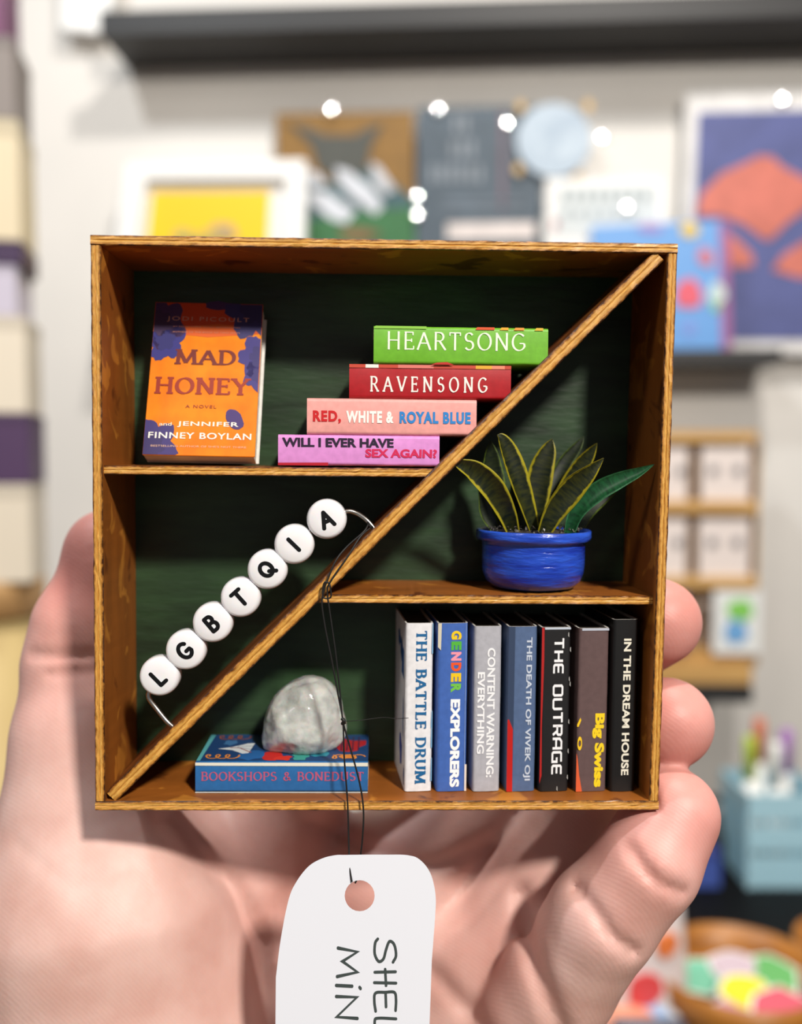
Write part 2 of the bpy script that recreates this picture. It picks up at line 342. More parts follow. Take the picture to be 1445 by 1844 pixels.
# ---- wooden rack of earring cards
PINE = mat('pine_board', srgb(206, 164, 100), 0.5, srgb(186, 142, 82), 8, (1, 8, 8))
t = wobj('card_rack', 'small pine rack of shelves on the short ledge, right of the box', 'rack')
zr = zl3-0.018+0.02
def wbox(x0, y0, x1, y1, of, th, m, name, parent, zsnap=None, bev=0.0006):
    a = G(x0, y1, of); b = G(x1, y0, of); z0 = a.z if zsnap is None else zsnap
    c = MBld(); c.box(a.x, b.x, -of, -of+th, z0, b.z, bev); return c.build(name, m, parent)
zz = []
for i, (y0, y1) in enumerate(((776, 796), (902, 924), (1040, 1058), (1176, 1194))):
    o = wbox(1120, y0, 1366, y1, 0.135, 0.05, PINE, 'rack_shelf', t); zz.append(o)
wbox(1120, 1200, 1356, 1232, 0.150, 0.075, PINE, 'rack_base', t, zsnap=zr)
for x in (1245, 1360, 1120): wbox(x, 796, x+7, 1200, 0.120, 0.030, PINE, 'rack_post', t)
wbox(1124, 796, 1362, 1198, 0.088, 0.004, mat('rack_back', srgb(214, 200, 190), 0.7), 'rack_back', t)
CARD = mat('pale_card', srgb(226, 214, 208), 0.6); DOT = mat('grey_stud', srgb(120, 118, 122), 0.35)
def topz(o): return max(v.co.z for v in o.data.vertices)
for (x0, y0, x1, y1, shelf, lab) in ((1168, 806, 1240, 898, 1, 'earring card on the upper tier of the rack, next to the box'), (1262, 804, 1352, 898, 1, 'earring card on the upper tier of the rack, at its right end'),
        (1160, 934, 1238, 1040, 2, 'earring card on the middle tier of the rack, next to the box'), (1258, 934, 1352, 1040, 2, 'earring card on the middle tier of the rack, at its right end')):
    k = wobj('earring_card', lab, 'card', 'earring cards on the pine rack'); wbox(x0, y0, x1, y1, 0.128, 0.0015, CARD, 'card_sheet', k, zsnap=topz(zz[shelf]), bev=0)
    xm, ym = (x0+x1)/2, y0+42
    for dx in (-22, 22):
        c = G(xm+dx, ym, 0.1285); vs, fs = lathe([(0.001, 0), (0.0055, 0.0006), (0.006, 0.002), (0.001, 0.003)], 12)
        mesh('earring', [(c.x+v[0], c.y-v[2], c.z+v[1]) for v in vs], fs, DOT, k)
for i, (x0, y0, x1, y1, c, c2, lab) in enumerate(((1168, 1066, 1238, 1176, (70, 80, 140), (90, 160, 120), 'navy and green card on the lowest tier of the rack'), (1284, 1064, 1372, 1176, (228, 230, 228), (130, 200, 90), 'white card with green and blue patches on the lowest tier'))):
    k = wobj('sticker_card', lab, 'card'); wbox(x0, y0, x1, y1, 0.142+i*.002, 0.0015, mat('card_ink', srgb(*c), 0.5), 'card_sheet', k, zsnap=topz(zz[3]), bev=0)
    wpoly(blob(x0+52-i*2, y0+34 if i else y0+80, 24, 20, 12, .1, i), 0.1435+i*.002, 0.001, mat('card_ink', srgb(*c2), 0.5), 'card_print', k)
    if i: wpoly(blob(x0+42, y0+74, 22, 20, 12, .1, 5), 0.1455, 0.001, mat('card_ink', srgb(110, 165, 215), 0.5), 'card_print', k)

# ---- black counter with goods (right), wooden drum with cartons (left)
HC = CAMPOS.z-0.41
def on(px, py, z):                                   # world point on height z under the pixel
    d = K(px, py, 1.0)-CAMPOS; return CAMPOS+d*((z-CAMPOS.z)/d.z)
t = thing('counter', Matrix.Translation((0.12, 0.5, 0)), 'black counter below the rack carrying the bowls and basket', 'counter')
m = MBld(); m.box(0, 0.9, 0, 0.62, HC-0.03, HC, 0.003); m.build('counter_top', mat('black_top', srgb(8, 8, 9), 0.6, spec=.15), t)
m = MBld(); m.box(0.02, 0.88, 0.03, 0.60, 0, HC-0.03, 0.003); m.build('counter_body', mat('black_body', srgb(20, 20, 21), 0.6), t)
# basket
c = on(1412, 1602, HC)
t = thing('basket', Matrix.Translation(c+Vector((0.0, 0.035, 0))), 'light blue plastic basket of pens at the right edge', 'basket')
BLUEP = mat('blue_plastic', srgb(172, 212, 226), 0.4)
m = MBld(); hb = 0.092
for (z0, z1, a0, a1) in ((0.001, 0.030, .032, .034), (0.038, 0.060, .0346, .036), (0.068, hb, .0364, .038)):
    for s in (0, 1, 2, 3):
        vs = []
        for (z, a) in ((z0, a0), (z1, a1)):
            for (u, v) in ((-a, -a), (a, -a), (a, -a+.002), (-a, -a+.002)):
                for _ in range(s): u, v = -v, u
                vs.append((u, v, z))
        m.add(vs, [(0,1,2,3),(7,6,5,4),(0,4,5,1),(1,5,6,2),(2,6,7,3),(3,7,4,0)])
m.build('basket_wall', BLUEP, t)
m = MBld()
for k in range(9):
    for s in range(4):
        u = -0.032+k*0.008; a = 0.0335; x0, y0, x1, y1 = u-.0012, -a-.0008, u+.0012, -a+.0025
        pts = [(x0, y0), (x1, y0), (x1, y1), (x0, y1)]
        for _ in range(s): pts = [(-p[1], p[0]) for p in pts]
        g = 1.10
        m.add([(p[0], p[1], 0) for p in pts]+[(p[0]*g, p[1]*g, hb) for p in pts], [(3,2,1,0),(4,5,6,7),(0,1,5,4),(1,2,6,5),(2,3,7,6),(3,0,4,7)])
m.build('basket_rib', BLUEP, t); m = MBld(); m.box(-.031, .031, -.031, .031, 0, .002); m.build('basket_floor', BLUEP, t)
for i, (dx, dy, hgt, col, lab) in enumerate(((-0.022, 0, 0.135, (176, 196, 74), 'lime green marker in the blue basket'), (-0.010, .008, 0.15, (206, 120, 90), 'coral orange marker in the blue basket'), (0.002, -.004, 0.13, (236, 236, 232), 'white marker in the blue basket'), (0.016, .006, 0.14, (170, 120, 190), 'purple marker in the blue basket'))):
    k = thing('marker', Matrix.Translation(c+Vector((dx, 0.035+dy, 0.002))), lab, 'marker')
    vs, fs = lathe([(0.004, 0), (0.0055, 0.002), (0.0055, hgt-.04), (0.0048, hgt-.04)], 12); mesh('barrel', vs, fs, mat('marker_body', srgb(238, 238, 235), 0.35), k, True)
    vs, fs = lathe([(0.0062, hgt-.042), (0.0062, hgt-.004), (0.005, hgt)], 12); mesh('cap', vs, fs, mat('marker_cap', srgb(*col), 0.35), k, True)
# bowls
OAK = mat('bowl_wood', srgb(186, 122, 48), 0.4, srgb(140, 86, 30), 20, (1, 1, 4))
def bowl(px, py, R, Hh, label):
    c = on(px, py, HC)
    t = thing('wooden_bowl', Matrix.Translation(c), label, 'bowl', )
    prof = [(R*.45, 0), (R*.8, Hh*.3), (R*.96, Hh*.7), (R, Hh), (R*.95, Hh), (R*.9, Hh*.7), (R*.72, Hh*.32), (R*.35, 0.008), (0.0005, 0.008)]
    vs, fs = lathe(prof, 40); mesh('bowl_body', vs, fs, OAK, t, True)
    return c
c = bowl(1328, 1874, 0.060, 0.055, 'wooden bowl full of bright stickers at the lower right')
bowl(1545, 1815, 0.045, 0.05, 'wooden bowl cut off by the right edge of the photo')
def card_pile(c, items, grp):
    for (dx, dy, dz, w_, h_, rz, tl, col, lab) in items:
        M = Matrix.Translation(c+Vector((dx, dy, dz))) @ Matrix.Rotation(rz, 4, 'Z') @ Matrix.Rotation(tl, 4, 'X')
        k = thing('sticker', M, lab, 'sticker', grp)
        P = blob(0, 0, w_, h_, 12, .15, int(abs(dx*9999)))
        b = MBld(); b.add([(x, y, 0) for x, y in P]+[(x, y, .001) for x, y in P], [tuple(range(11, -1, -1)), tuple(range(12, 24))]+[(i, (i+1)%12, (i+1)%12+12, i+12) for i in range(12)])
        b.build('sticker_sheet', mat('sticker_white', srgb(228, 232, 226), 0.4), k)
        P = [(x*.9, y*.9) for x, y in P]
        b = MBld(); b.add([(x, y, .0012) for x, y in P]+[(x, y, .0016) for x, y in P], [tuple(range(11, -1, -1)), tuple(range(12, 24))]+[(i, (i+1)%12, (i+1)%12+12, i+12) for i in range(12)])
        b.build('sticker_print', mat('sticker_ink', srgb(*col), 0.4), k)
card_pile(c, [(-.024, .012, .040, .021, .015, .3, .5, (120, 190, 160), 'mint sticker at the left of the bowl'),
    (.026, .010, .041, .022, .015, -.3, .5, (84, 160, 80), 'green sticker at the right of the bowl'), (.002, .016, .043, .018, .013, 0, .6, (190, 170, 180), 'lilac sticker at the back of the bowl'),
    (.0, -.010, .041, .018, .014, .1, .5, (226, 208, 40), 'yellow sticker in the middle of the bowl'), (.022, -.022, .038, .022, .014, -.2, .5, (200, 70, 90), 'red and pink sticker at the front of the bowl'),
    (-.014, -.028, .034, .018, .012, .4, .4, (200, 140, 160), 'pink sticker low at the front of the bowl')], 'stickers in the wooden bowl')
# packs left of the bowl
def pack(px, py, wd_, dp, ht, rz, col, col2, label, name='gift_pouch', D=None):
    c = on(px, py, HC); t = thing(name, Matrix.Translation(c) @ Matrix.Rotation(rz, 4, 'Z'), label, 'pouch')
    vs, fs = [], []
    n = 16; L = [(0, .80, .9), (.08, 1, 1), (.5, 1, .8), (.85, .95, .35), (1, .9, .08)]
    for (h, a, b) in L:
        for k in range(n):
            q = 2*math.pi*k/n; e = lambda v: math.copysign(abs(v)**.5, v); vs.append((wd_/2*a*e(math.cos(q)), dp/2*b*e(math.sin(q)), h*ht))
    for i in range(len(L)-1):
        for k in range(n): fs.append((i*n+k, i*n+(k+1)%n, (i+1)*n+(k+1)%n, (i+1)*n+k))
    fs += [tuple(range(n-1, -1, -1)), tuple(range((len(L)-1)*n, len(L)*n))]
    mesh('pouch_body', vs, fs, mat('pouch', srgb(*col), 0.4), t, True)
    for j, (u, v, r_, cc) in enumerate(col2):
        P = blob(u*wd_, v*ht, r_, r_, 10, .2, j); yy = -dp/2*(1.02-(v-.1)*.5)
        b = MBld(); b.prism(P, yy-.001, yy+.006); b.build('pouch_print', mat('pouch_ink', srgb(*cc), 0.45), t)
    return t
pack(1160, 1890, 0.056, 0.03, 0.112, 0.15, (208, 198, 196), [(-.1, .45, .012, (214, 70, 70)), (.2, .7, .008, (220, 120, 60)), (-.25, .3, .007, (200, 60, 140))], 'upright white pouch printed red and orange behind the little finger')
pack(1165, 1985, 0.05, 0.03, 0.055, 0.0, (70, 72, 88), [], 'dark grey pouch in front of the white and red one')
c = on(1128, 1940, HC)
t = thing('round_tin', Matrix.Translation(c), 'white round tin with a pale blue and orange lid at the bottom edge', 'tin')
vs, fs = lathe([(.036, 0), (.038, .002), (.038, .036), (.037, .038)], 36); mesh('tin_body', vs, fs, mat('tin_white', srgb(228, 228, 228), 0.3), t, True)
for r_, z, cc in ((.031, .0382, (150, 186, 224)), (.019, .0392, (232, 156, 126))):
    vs, fs = lathe([(r_, z), (r_, z+.0008)], 30); mesh('lid_print', vs, fs, mat('tin_ink', srgb(*cc), 0.4), t)
c = on(1268, 1600, HC); t = thing('small_carton', Matrix.Translation(c), 'small royal blue carton on the black counter', 'carton')
m = MBld(); m.box(-.016, .016, 0, .02, 0, .036, .0008); m.build('carton_body', mat('royal_carton', srgb(64, 86, 160), .5), t); m = MBld(); m.box(-.0163, .0163, -.0003, .0203, .028, .0365, .0008); m.build('carton_lid', mat('dark_lid', srgb(50, 64, 130), .5), t)
c = on(1296, 1530, HC); t = thing('black_pouch', Matrix.Translation(c), 'low black bundle behind the blue carton', 'pouch')
vs, fs = lathe([(.022, 0), (.03, .008), (.028, .024), (.014, .036), (.008, .04)], 20); mesh('bundle_body', vs, fs, mat('black_cloth', srgb(24, 25, 28), .6, bump=.4, bscale=80, bdist=.003), t, True)
vs, fs = lathe([(.006, .036), (.008, .042), (.005, .046)], 14); mesh('bundle_tie', vs, fs, mat('white_tie', srgb(210, 208, 200), .6), t, True)

# left: drum and cartons
ctr = K(-62, 1040, 0.80); DW = mat('drum_wood', srgb(178, 140, 92), .5, srgb(150, 112, 68), 10, (1, 1, 6))
t = thing('display_drum', Matrix.Translation((ctr.x, ctr.y, 0)), 'round wooden display plinth at the left edge under the cartons', 'plinth')
vs, fs = lathe([(.058, 0), (.058, ctr.z-.03)], 48); mesh('plinth_body', vs, fs, mat('plinth_side', srgb(196, 172, 118), .5, srgb(180, 152, 100), 6), t, True)
vs, fs = lathe([(.062, ctr.z-.0298), (.064, ctr.z-.028), (.064, ctr.z-.002), (.062, ctr.z)], 48); mesh('plinth_top', vs, fs, DW, t, True)
zc = ctr.z+0.0002
specs = [(1040, 872, 38, (214, 204, 186), 'lowest cream carton in the stack at the left edge'), (872, 745, 40, (72, 48, 84), 'purple carton above the lowest cream carton'),
         (745, 572, 36, (216, 206, 188), 'middle cream carton in the stack at the left edge'), (572, 482, 22, (190, 184, 200), 'pale lilac carton in the middle of the stack'), (482, 440, 34, (60, 40, 74), 'thin dark purple carton near the top of the stack'),
         (440, 228, 32, (214, 200, 170), 'top cream carton in the stack at the left edge'), (228, 85, 28, (132, 124, 120), 'grey brown carton on top of the cream ones'), (85, -60, 10, (116, 70, 104), 'maroon carton cut by the top left corner')]
for (ya, yb_, xr, col, lab) in specs:
    z1 = K(0, yb_, 0.76).z+0; p = K(xr, 0, 0.76); h = z1-zc
    t = thing('carton', Matrix.Translation((p.x, ctr.y, zc)) @ Matrix.Rotation(0.2, 4, 'Z'), lab, 'carton', 'cartons stacked on the round plinth')
    m = MBld(); m.box(-.07, 0, -.035, .035, 0, h-.0004, .0012); m.build('carton_body', mat('carton_paper', srgb(*col), .55), t)
    m = MBld(); m.box(-.0704, .0004, -.0354, .0354, h*.86, h-.0002, .0012); m.build('carton_lid', mat('carton_paper', srgb(*[int(k*.9) for k in col]), .55), t)
    zc = zc+h

# ================================================================ THE SHELF BOX
T = 0.00165
q0, q1, q2, q3 = B(171, 1461), B(1187, 1460), B(1222, 438), B(162, 422)       # BL BR TR TL
P2 = lambda p: Vector((p.x, p.z))
BL, BR, TR, TL = P2(q0), P2(q1), P2(q2), P2(q3)
def inset(a, b, c):                                                          # corner b inset by T
    d1 = (a-b).normalized(); d2 = (c-b).normalized(); s = abs(d1.x*d2.y-d1.y*d2.x); return b+(d1+d2)*(T/s)
iBL, iBR, iTR, iTL = inset(TL, BL, BR), inset(BL, BR, TR), inset(BR, TR, TL), inset(TR, TL, BL)
def plank(name, a0, a1, b0, b1, y0, y1, face, parent, seed=0, n=70, label=None):
    # a0->a1 one long edge, b0->b1 the other (x,z); front edge at y0
    vs = []; fs = []; mi = []; uv = []
    prof = [(0, .00022), (.10, 0), (.40, 0), (.5, .00012), (.6, 0), (.90, 0), (1, .00022)]; m = len(prof)
    L = (a1-a0).length*1000; rr = random.Random(seed)
    for i in range(n+1):
        s = i/n; a = a0.lerp(a1, s); b = b0.lerp(b1, s)
        for k, (v, dy) in enumerate(prof):
            p = a.lerp(b, v); j = mnoise.noise(Vector((s*L*0.8, k*3.1, seed)))*.00013+rr.uniform(-1, 1)*.00004
            w_ = mnoise.noise(Vector((s*L*1.3, 9+k, seed)))*.00010 if k in (0, m-1) and 0 < i < n else 0
            dd = (b-a).normalized()
            vs.append((p.x+dd.x*w_, y0+dy+j+.0001, p.y+dd.y*w_))
        vs.append((b.x, y1, b.y)); vs.append((a.x, y1, a.y))
    M = m+2
    for i in range(n):
        for k in range(M):
            k2 = (k+1) % M
            fs.append((i*M+k, (i+1)*M+k, (i+1)*M+k2, i*M+k2)); edge = k < m-1; mi.append(1 if edge else 0)
            v0 = prof[k][0] if edge else 0; v1 = prof[k2][0] if edge else 0
            uv.append([(i/n*L+seed*37, v0), ((i+1)/n*L+seed*37, v0), ((i+1)/n*L+seed*37, v1), (i/n*L+seed*37, v1)])
    for base, rev in ((0, False), (n*M, True)):
        f = [base+k for k in range(M)]; f = f[::-1] if rev else f
        fs.append(tuple(f)); mi.append(1); uv.append([(seed*37+k*.3, .1) for k in range(M)])
    # orientation fix
    d = (a1-a0); e = (b0-a0)
    if d.x*e.y-d.y*e.x > 0:
        pass
    else:
        fs = [f[::-1] for f in fs]; uv = [u[::-1] for u in uv]
    o = mesh(name, vs, fs, None, parent, False, [face, EDGE], mi, uv)
    if label: o['label'] = label
    return o
box = thing('shelf_box', MB.copy(), 'square miniature wooden shelf box with a green back, held in the hand', 'shelf box')
YB = DEP+0.0018
plank('top_panel', TL, TR, iTL+(TL-iTL)*0+Vector((-T, 0)), iTR+Vector((T, 0)), 0, YB, FACE_H, box, 1)
plank('bottom_panel', BL, BR, iBL+Vector((-T, 0)), iBR+Vector((T, 0)), 0, YB, FACE_H, box, 2)
e = 0.00003
plank('side_panel', iBL+Vector((-T, e)), iTL+Vector((-T, -e)), iBL+Vector((0, e)), iTL+Vector((0, -e)), 0, YB, FACE_V, box, 3)
plank('side_panel', iBR+Vector((T, e)), iTR+Vector((T, -e)), iBR+Vector((0, e)), iTR+Vector((0, -e)), 0, YB, FACE_V, box, 4)
m = MBld(); m.prism([iBL+Vector((e, e)), iBR+Vector((-e, e)), iTR+Vector((-e, -e)), iTL+Vector((e, -e))], DEP, YB-.0001); m.build('back_panel', GREEN, box)['label'] = 'dark green painted back'
# divider
da, db = P2(B(193, 1443, .0004)), P2(B(1193, 455, .0004))
dn = Vector((-(db-da).y, (db-da).x)).normalized(); TD = 0.0022
dd = (db-da).normalized()
da2 = da+dd*.0009; db2 = db-dd*.0006
plank('divider', da2+dn*TD/2, db2+dn*TD/2, da2-dn*TD/2, db2-dn*TD/2, .0004, DEP-.0001, FACE_D, box, 5, n=110)
def div_x(z, side=0): return (da+(db-da)*((z-da.y)/(db.y-da.y))+dn*side*TD/2/1).x+side*0
def div_edge_x(z, side):                                                     # x of the divider face at height z (+1 = upper left face)
    p = da+dn*side*TD/2; return p.x+(z-p.y)*dd.x/dd.y
# left shelf
zS = B(500, 841, .001).z; TS = 0.0015; x0 = iBL.x+(iTL.x-iBL.x)*zS/.095+.00003
plank('shelf', Vector((x0, zS)), Vector((div_edge_x(zS, 1)-.0001, zS)), Vector((x0, zS-TS)), Vector((div_edge_x(zS-TS, 1)-.0001, zS-TS)), .0008, DEP-.0001, FACE_H, box, 6)
zR = (B(600, 1072, .002).z+B(1170, 1072, .002).z)/2; x1 = iBR.x+(iTR.x-iBR.x)*zR/.095-.00003
plank('shelf', Vector((div_edge_x(zR, -1)+.0001, zR)), Vector((x1, zR)), Vector((div_edge_x(zR-TS, -1)+.0001, zR-TS)), Vector((x1, zR-TS)), .0018, DEP-.0001, FACE_H, box, 7)
FLOORZ = (iBL.y+iBR.y)/2

# ================================================================ LETTERING
def bfont(s, off=0.0, spacing=1.0):
    cu = bpy.data.curves.new('t', 'FONT'); cu.body = s; cu.size = 1; cu.offset = off; cu.space_character = spacing; cu.resolution_u = 4; cu.fill_mode = 'FRONT'
    o = bpy.data.objects.new('t', cu); C.objects.link(o); bpy.context.view_layer.update()
    me = bpy.data.meshes.new_from_object(o.evaluated_get(bpy.context.evaluated_depsgraph_get()))
    vs = [(v.co.x, v.co.y) for v in me.vertices]; fs = [tuple(p.vertices) for p in me.polygons]
    bpy.data.objects.remove(o); bpy.data.curves.remove(cu); bpy.data.meshes.remove(me); return vs, fs
def arc(cx, cy, rx, ry, a0, a1, n=12):
    return [(cx+rx*math.cos(math.radians(a0+(a1-a0)*i/n)), cy+ry*math.sin(math.radians(a0+(a1-a0)*i/n))) for i in range(n+1)]
# letter: width, strokes, horizontal serif points, vertical serif points
FT = {
 'A': (.78, [[(.04, 0), (.38, 1)], [(.38, 1), (.74, 0)], [(.16, .36), (.60, .36)]], [(.04, 0), (.74, 0)], []),
 'B': (.66, [[(.12, 0), (.12, 1)], [(.12, 1), (.34, 1)]+arc(.34, .77, .20, .23, 90, -90)+[(.12, .54)], [(.12, .54), (.36, .54)]+arc(.36, .27, .24, .27, 90, -90)+[(.12, 0)]], [(.12, 0), (.12, 1)], []),
 'C': (.78, [arc(.42, .5, .36, .5, 40, 320, 20)], [], []),
 'D': (.78, [[(.12, 0), (.12, 1)], [(.12, 1), (.32, 1)]+arc(.32, .5, .38, .5, 90, -90, 16)+[(.12, 0)]], [(.12, 0), (.12, 1)], []),
 'E': (.62, [[(.12, 0), (.12, 1)], [(.12, 1), (.54, 1)], [(.12, .52), (.46, .52)], [(.12, 0), (.58, 0)]], [(.12, 0), (.12, 1)], [(.54, .92), (.58, .09), (.46, .52)]),
 'G': (.82, [arc(.43, .5, .37, .5, 45, 330, 22)+[(.72, .42)], [(.72, .42), (.46, .42)]], [], []),
 'H': (.80, [[(.12, 0), (.12, 1)], [(.68, 0), (.68, 1)], [(.12, .52), (.68, .52)]], [(.12, 0), (.12, 1), (.68, 0), (.68, 1)], []),
 'I': (.26, [[(.13, 0), (.13, 1)]], [(.13, 0), (.13, 1)], []),
 'K': (.74, [[(.12, 0), (.12, 1)], [(.62, 1), (.12, .42)], [(.28, .60), (.68, 0)]], [(.12, 0), (.12, 1), (.62, 1), (.68, 0)], []),
 'L': (.60, [[(.12, 1), (.12, 0)], [(.12, 0), (.56, 0)]], [(.12, 0), (.12, 1)], [(.56, .09)]),
 'M': (.98, [[(.10, 0), (.14, 1)], [(.14, 1), (.48, .06)], [(.48, .06), (.82, 1)], [(.82, 1), (.88, 0)]], [(.10, 0), (.88, 0), (.12, 1), (.84, 1)], []),
 'N': (.82, [[(.12, 0), (.12, 1)], [(.12, 1), (.70, 0)], [(.70, 0), (.70, 1)]], [(.12, 0), (.12, 1), (.70, 1)], []),
 'O': (.84, [arc(.42, .5, .36, .5, 0, 360, 28)], [], []),
 'P': (.64, [[(.12, 0), (.12, 1)], [(.12, 1), (.34, 1)]+arc(.34, .74, .23, .26, 90, -90)+[(.12, .48)]], [(.12, 0), (.12, 1)], []),
 'Q': (.84, [arc(.42, .5, .36, .46, 0, 360, 28), [(.46, .30), (.78, -.04)]], [], []),
 'R': (.72, [[(.12, 0), (.12, 1)], [(.12, 1), (.34, 1)]+arc(.34, .75, .22, .25, 90, -90)+[(.12, .50)], [(.34, .50), (.66, 0)]], [(.12, 0), (.12, 1), (.66, 0)], []),
 'S': (.60, [arc(.30, .75, .21, .25, 30, 260, 12)[:-1]+arc(.30, .26, .23, .26, 80, -150, 14)], [], []),
 'T': (.70, [[(.35, 0), (.35, 1)], [(.04, 1), (.66, 1)]], [(.35, 0)], [(.05, .92), (.65, .92)]),
 'U': (.78, [[(.12, 1), (.12, .32)]+arc(.39, .32, .27, .32, 180, 360, 14)+[(.66, 1)]], [(.12, 1), (.66, 1)], []),
 'V': (.76, [[(.04, 1), (.38, 0)], [(.38, 0), (.72, 1)]], [(.04, 1), (.72, 1)], []),
 'Y': (.72, [[(.04, 1), (.36, .48)], [(.36, .48), (.68, 1)], [(.36, .48), (.36, 0)]], [(.04, 1), (.68, 1), (.36, 0)], []),
 '&': (.80, [[(.74, .02), (.24, .70)]+arc(.36, .80, .15, .18, 200, -20, 10)+[(.42, .60), (.16, .40)]+arc(.32, .24, .22, .24, 140, 330, 10)+[(.66, .42)]], [], []), ' ': (.40, [], [], []),
}
TECH = {'T': (.8, [[(.0, 1), (.8, 1)], [(.4, 1), (.4, 0)]]), 'H': (.8, [[(.05, 0), (.05, 1)], [(.75, 0), (.75, 1)], [(.05, .5), (.75, .5)]]),
 'E': (.75, [[(.72, 1), (.15, 1), (.05, .9), (.05, .1), (.15, 0), (.72, 0)], [(.05, .5), (.66, .5)]]), 'O': (.85, [[(.15, 0), (.7, 0), (.8, .1), (.8, .9), (.7, 1), (.15, 1), (.05, .9), (.05, .1), (.15, 0)]]),
 'U': (.85, [[(.05, 1), (.05, .1), (.15, 0), (.7, 0), (.8, .1), (.8, 1)]]), 'R': (.8, [[(.05, 0), (.05, 1), (.65, 1), (.75, .9), (.75, .6), (.65, .5), (.05, .5)], [(.45, .5), (.76, 0)]]),
 'A': (.85, [[(.05, 0), (.05, .8), (.25, 1), (.8, 1), (.8, 0)], [(.05, .4), (.8, .4)]]), 'G': (.85, [[(.8, 1), (.15, 1), (.05, .9), (.05, .1), (.15, 0), (.8, 0), (.8, .5), (.45, .5)]]), ' ': (.45, [])}
HAND = {'S': (.72, [[(.60, .86), (.44, 1.0), (.18, .92), (.10, .70), (.30, .54), (.52, .42), (.58, .2), (.40, .02), (.14, .04), (.04, .16)]]), 'H': (.7, [[(.10, .98), (.12, .02)], [(.56, 1), (.54, 0)], [(.0, .5), (.66, .54)]]),
 'E': (.66, [[(.60, .98), (.30, 1.0), (.10, .92), (.10, .5), (.12, .06), (.34, .0), (.62, .06)], [(.12, .52), (.50, .54)]]), 'L': (.6, [[(.12, 1), (.10, .2), (.18, .02), (.56, .06)]]), 'F': (.6, [[(.1, 0), (.1, 1), (.56, 1)], [(.1, .54), (.46, .56)]]),
 'M': (.95, [[(.02, .1), (.14, .98), (.44, .3), (.78, .98), (.92, .06)]]), 'I': (.3, [[(.16, .78), (.14, .02)]]), 'i': (.3, [[(.16, .74), (.14, .02)], [(.19, 1.08), (.22, 1.12)]]), 'N': (.7, [[(.06, .02), (.08, .96), (.58, .04), (.62, .98)]]), ' ': (.4, [])}
def stroke_text(s, table=FT, thick=.15, thin=None, serif=0.0, gap=.12, roundcap=False, monoline=False):
    thin = thick if thin is None else thin; vs, fs = [], []; x = 0; lay = 0
    nb = (math.cos(math.radians(18)), math.sin(math.radians(18)))
    def wid(dx, dy):
        l = math.hypot(dx, dy) or 1; return thin+(thick-thin)*abs(dx/l*nb[1]-dy/l*nb[0])
    for ch in s:
        e = table[ch]
        for st in e[1]:
            P = [(p[0]+x, p[1]) for p in st]; n = len(P); base = len(vs)
            closed = math.hypot(P[0][0]-P[-1][0], P[0][1]-P[-1][1]) < 1e-6
            for i, p in enumerate(P):
                a = P[i-1] if i > 0 else (P[-2] if closed else p); b = P[i+1] if i < n-1 else (P[1] if closed else p)
                d1 = (p[0]-a[0], p[1]-a[1]); d2 = (b[0]-p[0], b[1]-p[1]); l1 = math.hypot(*d1); l2 = math.hypot(*d2)
                if l1 < 1e-9: d1, l1 = d2, l2
                if l2 < 1e-9: d2, l2 = d1, l1
                dx, dy = d1[0]/l1+d2[0]/l2, d1[1]/l1+d2[1]/l2; l = math.hypot(dx, dy) or 1; dx /= l; dy /= l
                cosh = max(.5, dx*d1[0]/l1+dy*d1[1]/l1); w_ = wid(dx, dy)/2/cosh
                ex = 0
                vs.append((p[0]-dy*w_, p[1]+dx*w_, lay)); vs.append((p[0]+dy*w_, p[1]-dx*w_, lay))
            for i in range(n-1): fs.append((base+2*i+1, base+2*i+3, base+2*i+2, base+2*i))
            lay += 1
            if roundcap:
                for p in ((P[0], P[-1]) if not closed else ()):
                    b2 = len(vs); vs += [(p[0]+thick/2*math.cos(k*math.pi/6), p[1]+thick/2*math.sin(k*math.pi/6), lay) for k in range(12)]; fs.append(tuple(range(b2, b2+12))); lay += 1
        if serif and len(e) > 2:
            for (px, py) in e[2]:
                b2 = len(vs); s_ = serif; h = thin*.5+.02; y0 = py-h/2+(h/2 if py < .5 else -h/2)*0
                vs += [(px+x-s_, py-h, lay), (px+x+s_, py-h, lay), (px+x+s_, py+h, lay), (px+x-s_, py+h, lay)]; fs.append((b2, b2+1, b2+2, b2+3)); lay += 1
            for (px, py) in e[3]:
                b2 = len(vs); h = thin*.5+.01
                vs += [(px+x-h, py-.10, lay), (px+x+h, py-.10, lay), (px+x+h, py+.10, lay), (px+x-h, py+.10, lay)]; fs.append((b2, b2+1, b2+2, b2+3)); lay += 1
        x += e[0]+gap
    return vs, fs
def put_text(geo, origin, ux, uy, w_, h_, m, name, parent, lift=None, center=True):
    """fit 2-D geometry in a w x h rectangle starting at origin along ux, uy; flat ink slightly above the surface"""
    vs, fs = geo; xs = [v[0] for v in vs]; ys = [v[1] for v in vs]; x0, x1, y0, y1 = min(xs), max(xs), min(ys), max(ys)
    n = Vector(ux).cross(Vector(uy)).normalized(); lift = 0.00003 if lift is None else lift
    out = [Vector(origin)+Vector(ux)*((v[0]-x0)/(x1-x0)*w_)+Vector(uy)*((v[1]-y0)/(y1-y0)*h_)+n*(lift+(v[2]*1.2e-7 if len(v) > 2 else 0)) for v in vs]
    return mesh(name, out, fs, m, parent)
def flat(poly, origin, ux, uy, m, name, parent, lift=0.00002):
    n = Vector(ux).cross(Vector(uy)).normalized()
    a = sum(poly[i][0]*poly[(i+1)%len(poly)][1]-poly[(i+1)%len(poly)][0]*poly[i][1] for i in range(len(poly)))
    if a < 0: poly = poly[::-1]
    return mesh(name, [Vector(origin)+Vector(ux)*p[0]+Vector(uy)*p[1]+n*lift for p in poly], [tuple(range(len(poly)))], m, parent)

